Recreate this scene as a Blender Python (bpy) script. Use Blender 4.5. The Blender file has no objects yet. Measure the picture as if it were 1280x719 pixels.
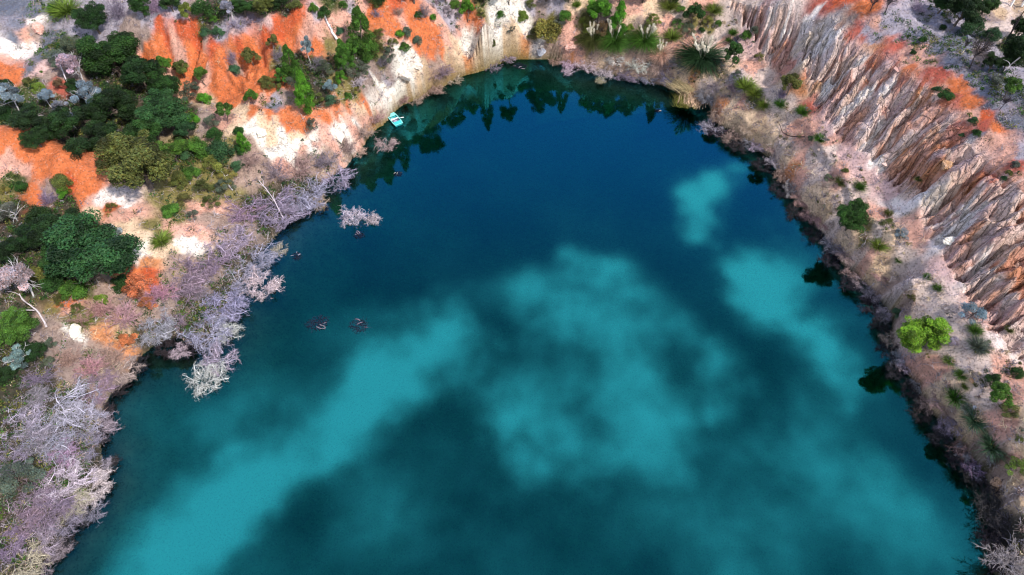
import bpy, math, random
import numpy as np

# ------------------------------------------------------------------ basics
RNG = np.random.default_rng(11)
random.seed(5)
SC = bpy.context.scene
COL = SC.collection
CAM_H = 75.0            # metres above the water
PITCH = math.radians(52.0)
FOC = 865.0             # focal length in pixels of a 1280 wide frame
R = math.radians


def rays(px, py):
    px = np.asarray(px, float); py = np.asarray(py, float)
    a = (px - 640.0) / FOC; b = (359.5 - py) / FOC
    d = np.stack([a, b * math.sin(PITCH) + math.cos(PITCH), b * math.cos(PITCH) - math.sin(PITCH)], -1)
    return d


def unproj(px, py, z):
    d = rays(px, py)
    t = (np.asarray(z, float) - CAM_H) / d[..., 2]
    return np.stack([d[..., 0] * t, d[..., 1] * t], -1)


def smooth(a, b, x):
    t = np.clip((x - a) / (b - a), 0, 1)
    return t * t * (3 - 2 * t)


def _hash(i, j, seed):
    n = (i.astype(np.int64) * 374761393 + j.astype(np.int64) * 668265263 + seed * 974634777) & 0xFFFFFFFF
    n = ((n ^ (n >> 13)) * 1274126177) & 0xFFFFFFFF
    n = (n ^ (n >> 16)) & 0xFFFFFFFF
    return n.astype(np.float64) / 4294967295.0


def vnoise(x, y, seed=0):
    i = np.floor(x); j = np.floor(y)
    fx = x - i; fy = y - j
    fx = fx * fx * fx * (fx * (fx * 6 - 15) + 10); fy = fy * fy * fy * (fy * (fy * 6 - 15) + 10)
    i = i.astype(np.int64); j = j.astype(np.int64)
    a = _hash(i, j, seed); b = _hash(i + 1, j, seed); c = _hash(i, j + 1, seed); d = _hash(i + 1, j + 1, seed)
    return (a + (b - a) * fx) * (1 - fy) + (c + (d - c) * fx) * fy


def fbm(x, y, octv=4, seed=0, gain=0.5):
    s = 0; amp = 1.0; tot = 0
    for k in range(octv):
        s = s + amp * (vnoise(x * 2.03 ** k + 17.3 * k, y * 2.03 ** k - 9.1 * k, seed + k) - 0.5)
        tot += amp; amp *= gain
    return s / tot * 2.0        # about -1..1


def polydist(P, poly, closed=False):
    """distance, signed side (positive on the left of its direction), arc length of the nearest point of an open or closed polyline"""
    A = poly if not closed else np.vstack([poly, poly[:1]])
    best = np.full(len(P), 1e18); side = np.zeros(len(P)); arc = np.zeros(len(P)); L0 = 0.0
    for k in range(len(A) - 1):
        a = A[k]; e = A[k + 1] - a; L = math.hypot(*e)
        if L < 1e-9: continue
        w = P - a
        t = np.clip((w @ e) / (L * L), 0, 1)
        q = w - t[:, None] * e
        d = (q ** 2).sum(1)
        m = d < best
        best[m] = d[m]
        side[m] = np.sign(e[0] * w[m, 1] - e[1] * w[m, 0])
        arc[m] = L0 + t[m] * L
        L0 += L
    return np.sqrt(best), side, arc


def inside(P, poly):
    r = np.zeros(len(P), bool); n = len(poly); j = n - 1
    for i in range(n):
        xi, yi = poly[i]; xj, yj = poly[j]
        if yi != yj:
            c = ((yi > P[:, 1]) != (yj > P[:, 1])) & (P[:, 0] < (xj - xi) * (P[:, 1] - yi) / (yj - yi) + xi)
            r ^= c
        j = i
    return r


# ------------------------------------------------------------------ the shape of the pit (shoreline and spot heights)
SHORE = [(40, 719), (62, 690), (92, 650), (120, 612), (128, 575), (118, 540), (140, 490), (165, 455), (190, 432), (225, 418), (236, 440), (262, 436),
         (282, 398), (302, 350), (325, 318), (352, 280), (392, 250), (408, 226), (436, 202), (452, 182), (474, 160), (496, 138), (540, 116), (580, 95),
         (620, 80), (650, 74), (686, 73), (722, 86), (770, 96), (812, 100), (846, 112), (866, 124), (886, 132), (893, 152), (930, 176), (963, 200),
         (985, 232), (1002, 262), (1030, 290), (1050, 322), (1075, 352), (1098, 378), (1113, 402), (1120, 432), (1130, 460), (1150, 482), (1162, 512),
         (1188, 545), (1210, 570), (1228, 592), (1238, 620), (1252, 650), (1246, 690), (1236, 719)]
LAKE = unproj([p[0] for p in SHORE], [p[1] for p in SHORE], 0.0)
LAKE = np.vstack([LAKE, [[58, 8], [50, -30], [20, -55], [-25, -50], [-52, -20], [-50, 8]]])

HEIGHTS = [
    # left bank, from the bottom of the picture upwards
    (0, 700, 2), (30, 640, 2.2), (75, 590, 1.4), (0, 560, 4), (60, 520, 2.4), (0, 460, 6), (90, 440, 3.5), (140, 440, 2), (0, 380, 8), (60, 390, 5.5),
    (150, 380, 3), (200, 350, 3), (110, 350, 5.5), (170, 310, 5), (230, 280, 4), (280, 260, 2.5), (120, 270, 7),
    (0, 165, 17), (30, 168, 17), (70, 188, 15.5), (100, 213, 12.5), (130, 238, 9.5), (158, 262, 7.5),
    (0, 200, 12.5), (40, 215, 11), (60, 250, 8.5), (100, 250, 8.5), (0, 260, 10), (20, 300, 9), (40, 330, 8),
    (100, 180, 8.5), (60, 158, 9.5), (150, 200, 7), (170, 232, 6), (200, 270, 5), (240, 230, 5), (270, 210, 5), (310, 200, 5), (350, 215, 3), (300, 240, 3),
    (0, 120, 13), (0, 60, 17), (30, 40, 18), (40, 62, 14), (60, 60, 16), (60, 100, 14), (0, 0, 19), (80, 20, 18), (130, 40, 18), (120, 100, 12), (170, 90, 11),
    (200, 120, 9), (230, 150, 8), (280, 160, 8), (150, 140, 9),
    # orange scarps
    (160, 32, 21), (190, 26, 22), (220, 24, 22), (245, 28, 21.5), (262, 48, 19.5), (150, 55, 17), (170, 80, 13),
    (200, 95, 11), (230, 92, 11), (250, 95, 11), (275, 110, 10), (290, 130, 9), (300, 150, 8), (262, 75, 14),
    (290, 36, 21), (330, 23, 22.5), (376, 12, 23.5), (395, 30, 19.5),
    (280, 70, 13.5), (300, 64, 14.5), (330, 60, 14.5), (370, 55, 15), (410, 60, 15), (285, 86, 12), (300, 92, 12.5), (320, 92, 13), (350, 100, 12.5),
    (362, 112, 11.5), (345, 122, 9.5), (330, 132, 9.5), (305, 128, 9.5),
    (160, 0, 23), (220, 0, 23.5), (300, 0, 24), (380, 0, 24.5), (270, 20, 22.5),
    (380, 140, 8), (450, 78, 12), (420, 70, 13.5), (480, 60, 12.5), (420, 20, 19.5), (460, 0, 21), (520, 0, 18), (500, 40, 14), (520, 60, 11), (540, 78, 7.5),
    (400, 146, 8.5), (430, 126, 9), (460, 108, 9), (490, 90, 9), (412, 158, 5), (445, 138, 5), (475, 118, 5), (505, 102, 4.5), (540, 92, 3.5),
    (325, 158, 8), (335, 188, 4.5), (380, 188, 3.8), (400, 190, 3), (440, 172, 2.2), (370, 165, 6.5), (400, 172, 5.5),
    # far bank
    (560, 40, 11), (600, 30, 10), (560, 72, 5), (600, 58, 5), (620, 40, 8), (640, 20, 12), (640, 0, 14), (600, 0, 16), (660, 50, 4), (680, 58, 2.8),
    (700, 40, 5.5), (720, 62, 2.6), (760, 72, 2), (700, 10, 10), (760, 40, 6), (800, 40, 6), (760, 10, 10), (800, 78, 2.4), (840, 92, 2), (830, 60, 4),
    (840, 20, 9), (880, 78, 4), (860, 40, 6.5), (900, 40, 8), (800, 0, 12), (870, 0, 12.5),
    # bench of the right bank, flat at the foot of the cliff
    (880, 103, 2.8), (900, 92, 4), (905, 120, 2.8), (930, 150, 2.8), (960, 172, 2.8), (990, 195, 2.8), (1008, 222, 2.9), (1030, 255, 3), (1052, 290, 3),
    (1085, 330, 3.1), (1112, 362, 3.2), (1140, 400, 3), (1150, 450, 3), (1175, 490, 3), (1205, 530, 3), (1235, 570, 3.2), (1262, 610, 3.5), (1279, 660, 3),
    (930, 95, 5), (950, 118, 4.6), (970, 132, 4.6), (988, 152, 4.6), (1012, 178, 4.5), (1040, 212, 4.5), (1075, 245, 4.6), (1108, 285, 4.8),
    (1140, 330, 5), (1165, 370, 5), (1188, 405, 5), (1200, 445, 4.8), (1230, 480, 5), (1260, 520, 5.5), (1279, 560, 6),
    # foot and crest of the cliff
    (905, 40, 8), (945, 72, 6.4), (975, 105, 6), (1005, 145, 5.8), (1040, 190, 5.8), (1085, 225, 6), (1120, 265, 6), (1150, 310, 6.2), (1180, 352, 6.3),
    (1205, 392, 6.3), (1235, 425, 6.5), (1279, 450, 7),
    (975, 40, 14), (1000, 80, 15), (1060, 120, 16), (1110, 170, 16), (1165, 230, 16), (1220, 290, 15.5), (1279, 350, 15),
    (985, 0, 22), (1035, 22, 23.5), (1065, 52, 23.5), (1110, 82, 23.5), (1140, 108, 23.5), (1172, 132, 23.5), (1196, 162, 23.3), (1230, 198, 23), (1279, 245, 23),
    (1060, 10, 26.5), (1090, 30, 26.5), (1130, 62, 26.5), (1170, 95, 26.5), (1210, 130, 26.5), (1250, 170, 26), (1279, 205, 25.5),
    (1100, 0, 29), (1130, 30, 28.3), (1160, 60, 28), (1200, 90, 28), (1240, 130, 28), (1279, 170, 27.5), (1220, 30, 29), (1279, 80, 29), (1200, 0, 30), (1279, 20, 30),
]
BORDER = [(-75, 20, 7), (-70, -20, 9), (-60, -60, 12), (0, -75, 10), (45, -70, 10), (72, -10, 8), (85, 10, 16), (95, 30, 24), (75, 24, 7), (-95, 60, 14), (-110, 100, 17), (-130, 130, 19),
          (-60, 160, 26), (0, 170, 22), (40, 165, 26), (-40, 128, 21), (-18, 128, 21), (5, 127, 20), (28, 126, 19), (45, 128, 20), (80, 150, 32), (120, 90, 31), (130, 50, 30), (110, 0, 30), (-200, 0, 20), (-200, 150, 24), (-100, 250, 30),
          (50, 260, 32), (180, 180, 36), (220, 40, 34), (150, -120, 26), (0, -180, 22), (-150, -130, 20)]


def hz(z):
    return z if z < 6 else 6 + (z - 6) * 0.62


HEIGHTS = [(a, b, hz(z)) for a, b, z in HEIGHTS]
BORDER = [(a, b, hz(z)) for a, b, z in BORDER]
CTRL = []
for p in HEIGHTS:
    q = unproj(p[0], p[1], p[2]); CTRL.append((q[0], q[1], p[2]))
CTRL += BORDER
S_ = []
for a, b in zip(LAKE, np.vstack([LAKE[1:], LAKE[:1]])):
    n = max(1, int(np.hypot(*(b - a)) / 2.5))
    for k in range(n): S_.append((*(a + (b - a) * k / n), 0.15))
CTRL = np.array(CTRL + S_)
_A = np.hypot(CTRL[:, None, 0] - CTRL[None, :, 0], CTRL[:, None, 1] - CTRL[None, :, 1])
_n = len(CTRL)
_M = np.zeros((_n + 1, _n + 1)); _M[:_n, :_n] = -_A - np.eye(_n) * 0.25; _M[:_n, _n] = 1; _M[_n, :_n] = 1
W_ = np.linalg.solve(_M, np.append(CTRL[:, 2], 0.0))


def rbf(x, y):
    out = np.empty(x.size); xf = x.ravel(); yf = y.ravel()
    for i in range(0, x.size, 20000):
        d = np.hypot(xf[i:i + 20000, None] - CTRL[None, :, 0], yf[i:i + 20000, None] - CTRL[None, :, 1])
        out[i:i + 20000] = -d @ W_[:_n] + W_[_n]
    return out.reshape(x.shape)


def axis(lo, hi, step_list, far):
    """inner points with a step per span, then steps that grow out to FAR"""
    pts = [lo]
    for (end, st) in step_list:
        n = int(round((end - pts[-1]) / st)); base = pts[-1]
        pts += [base + (end - base) * (k + 1) / n for k in range(n)]
    st = 1.5; q = pts[-1]; up = []
    while q < far: q += st; st *= 1.25; up.append(q)
    st = 1.5; q = pts[0]; dn = []
    while q > -far: q -= st; st *= 1.25; dn.append(q)
    return np.array(dn[::-1] + pts + up)


XS = axis(-105, 115, [(-8, 0.34), (26, 0.5), (34, 0.25), (66, 0.13), (90, 0.3), (115, 0.6)], 2500)
YS = axis(8, 158, [(36, 0.26), (116, 0.19), (158, 0.3)], 2500)
XC = axis(-125, 125, [(125, 1.0)], 2500)
YC = axis(-60, 170, [(170, 1.0)], 2500)


def upsample(C):
    T = np.empty((len(YC), len(XS)))
    for j in range(len(YC)): T[j] = np.interp(XS, XC, C[j])
    i = np.clip(np.searchsorted(YC, YS) - 1, 0, len(YC) - 2)
    f = np.clip((YS - YC[i]) / (YC[i + 1] - YC[i]), 0, 1)[:, None]
    return T[i] * (1 - f) + T[i + 1] * f


GXc, GYc = np.meshgrid(XC, YC)
Zc = rbf(np.clip(GXc, -260, 260), np.clip(GYc, -220, 300))
Zc = np.clip(Zc, -3, 21 + 0.02 * np.clip(np.hypot(GXc, GYc - 60) - 90, 0, 300))
for _ in range(2):        # no cones at the spot heights
    q = np.pad(Zc, 1, mode='edge'); q = (q[:-2] + 2 * q[1:-1] + q[2:]) / 4; Zc = (q[:, :-2] + 2 * q[:, 1:-1] + q[:, 2:]) / 4
Pc = np.stack([GXc.ravel(), GYc.ravel()], 1)
dsh, _, _ = polydist(Pc, LAKE, True)
sdc = np.where(inside(Pc, LAKE), -dsh, dsh).reshape(GXc.shape)

GX, GY = np.meshgrid(XS, YS)
Z0 = upsample(Zc); SD = upsample(sdc)
SD = SD + 0.9 * fbm(GX * 0.22, GY * 0.22, 3, 40) * smooth(12, 2, np.abs(SD))


def px_line(pts):
    return np.array([unproj(p[0], p[1], hz(p[2])) for p in pts])


TOE = px_line([(890, 10, 9), (920, 45, 7.5), (945, 72, 6.4), (975, 105, 6), (1005, 145, 5.8), (1040, 190, 5.8), (1085, 225, 6), (1120, 265, 6), (1150, 310, 6.2), (1180, 352, 6.3),
               (1205, 392, 6.3), (1235, 425, 6.5), (1279, 455, 7), (1330, 520, 7)])
CREST = px_line([(960, -20, 23), (1035, 18, 23.5), (1065, 50, 23.5), (1110, 80, 23.5), (1140, 106, 23.5), (1172, 130, 23.5), (1196, 160, 23.3), (1230, 196, 23), (1279, 243, 23), (1340, 310, 23)])
STEP = px_line([(893, 86, 3.5), (905, 105, 3.5), (935, 132, 3.5), (965, 152, 3.5), (1000, 178, 3.5), (1020, 210, 3.5), (1045, 242, 3.5), (1065, 280, 3.5), (1095, 312, 3.5), (1130, 345, 3.5), (1140, 362, 3.5)])
SCARP_A = px_line([(150, 40, 20), (190, 30, 21), (220, 28, 21), (250, 33, 21), (264, 52, 19)])
SCARP_B = px_line([(264, 52, 19), (290, 40, 20), (330, 27, 21.5), (376, 16, 22.5), (400, 34, 19)])


def field(poly, reach):
    m = (GX > poly[:, 0].min() - reach) & (GX < poly[:, 0].max() + reach) & (GY > poly[:, 1].min() - reach) & (GY < poly[:, 1].max() + reach)
    d = np.full(GX.shape, 1e3); s = np.zeros(GX.shape); a = np.zeros(GX.shape)
    D, S, A = polydist(np.stack([GX[m], GY[m]], 1), poly)
    d[m] = D; s[m] = S; a[m] = A
    return d, s, a


dT, sT, aT = field(TOE, 45); dC, sC, aC = field(CREST, 45); dS, sS, aS = field(STEP, 12)
toe_d = dT * sT            # positive above the toe (left of its direction)
crest_d = dC * sC
# ------------------------------------------------------------------ relief
cliff_u = np.clip(toe_d / np.maximum(toe_d - crest_d, 1e-3), 0, 1)      # 0 at the foot, 1 at the crest
near_cliff = (dT < 40)
m_cliff = smooth(-0.2, 0.9, toe_d) * smooth(1.6, -0.6, crest_d) * near_cliff
m_cliff *= smooth(-3, 6, aT - 2)


def grooves(s, spacing, width, seed):
    """0 on the ribs, 1 in narrow clefts at uneven places along s (two-dimensional arrays)"""
    k = np.floor(s / spacing)
    best = np.full(s.shape, 9.0); dep = np.zeros(s.shape)
    for dk in (-1, 0, 1):
        kk = (k + dk).astype(np.int64)
        c = (kk + 0.15 + 0.7 * _hash(kk, kk * 0 + 7, seed)) * spacing
        d = np.abs(s - c)
        m = d < best
        best = np.where(m, d, best)
        dep = np.where(m, 0.35 + 0.65 * _hash(kk, kk * 0 + 3, seed + 9), dep)
    return dep * np.exp(-(best / width) ** 1.25), best


Z = Z0.copy()
land = SD > 0
Z = np.maximum(Z, 0.10 * np.clip(SD, 0, 4))
right = smooth(20, 32, GX)
Z += right * 1.7 * smooth(0.0, 0.6, SD) * smooth(9, 3, SD) + 0.35 * smooth(0, 0.6, SD) * (1 - right)
# worn lip between the bench and the path above it
Z += 0.9 * smooth(-0.35, 0.35, dS * sS) * np.exp(-np.clip(dS * sS, 0, 20) / 3) * (dS < 11) * smooth(0.5, 5, aS) * smooth(aS[dS < 11].max() - 0.5, aS[dS < 11].max() - 7, aS)
# rough ground
rough = fbm(GX * 0.12, GY * 0.12, 3, 3) * 0.9 + fbm(GX * 0.5, GY * 0.5, 4, 21) * 0.44 + fbm(GX * 1.6, GY * 1.6, 2, 33) * 0.12
Z += rough * smooth(0.3, 3.5, SD) * (1 - 0.55 * right * smooth(2, -1, toe_d))
# the gullied cliff
warp = 1.3 * fbm(GX * 0.13, GY * 0.13, 3, 51) + 0.75 * fbm(GX * 0.5, GY * 0.5, 4, 57)
skew = 0.85 * smooth(48, 8, aT) + 0.12
cs = aT + skew * np.clip(toe_d, -2, 9) + warp
g1, b1 = grooves(cs, 1.75, 0.30, 5)
g2, b2 = grooves(cs + 0.25 * fbm(GX * 0.3, GY * 0.3, 2, 61), 0.9, 0.14, 15)
g3, b3 = grooves(cs * 1.0, 4.8, 0.55, 25)
fade = 0.22 + 0.78 * smooth(-0.35, 0.35, fbm(cs * 0.3, cliff_u * 3.2, 3, 71))
prof = np.sin(np.clip(cliff_u, 0, 1) * math.pi) ** 0.45
ribs = 0.22 * np.sin(np.clip(b1 / 0.8, 0, 1) * math.pi / 2)
Z += m_cliff * prof * (-2.3 * g1 * fade - 1.0 * g2 * fade - 2.0 * g3 + 1.9 * ribs)
# ledges broken across the ribs
step_n = fbm(cs * 0.45, toe_d * 0.55, 3, 81)
Z += m_cliff * prof * (1.1 * step_n + 0.9 * np.round(2.5 * fbm(cs * 0.8, toe_d * 0.9, 2, 91)) / 2.5)
# fluting on the orange scarps
for poly, sd_ in ((SCARP_A, 101), (SCARP_B, 111)):
    d, s, a = field(poly, 12)
    sg = d * s
    m = smooth(0.4, -0.8, sg) * smooth(-8.5, -4.5, sg) * (d < 11)
    g, _ = grooves(a + 0.8 * fbm(GX * 0.25, GY * 0.25, 3, sd_), 1.5, 0.42, sd_)
    gg, _ = grooves(a + 0.5 * fbm(GX * 0.3, GY * 0.3, 3, sd_ + 3), 4.3, 0.9, sd_ + 5)
    Z -= m * (1.0 * g + 1.5 * gg)
    Z += m * 0.5 * fbm(a * 0.9, sg * 0.5, 3, sd_ + 7)
# lake bed
slope = 0.50 + 1.6 * right
slope = np.where((GX < 4) & (GY > 88), 0.7, slope)
slope = np.where((GX > 4) & (GY > 100), 0.45, slope)
bed = -np.minimum(7.0, 0.12 + slope * np.clip(-SD, 0, 60)) + 0.25 * fbm(GX * 0.3, GY * 0.3, 3, 131) * smooth(0, 4, -SD)
Z = np.where(land, Z, bed)

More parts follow.
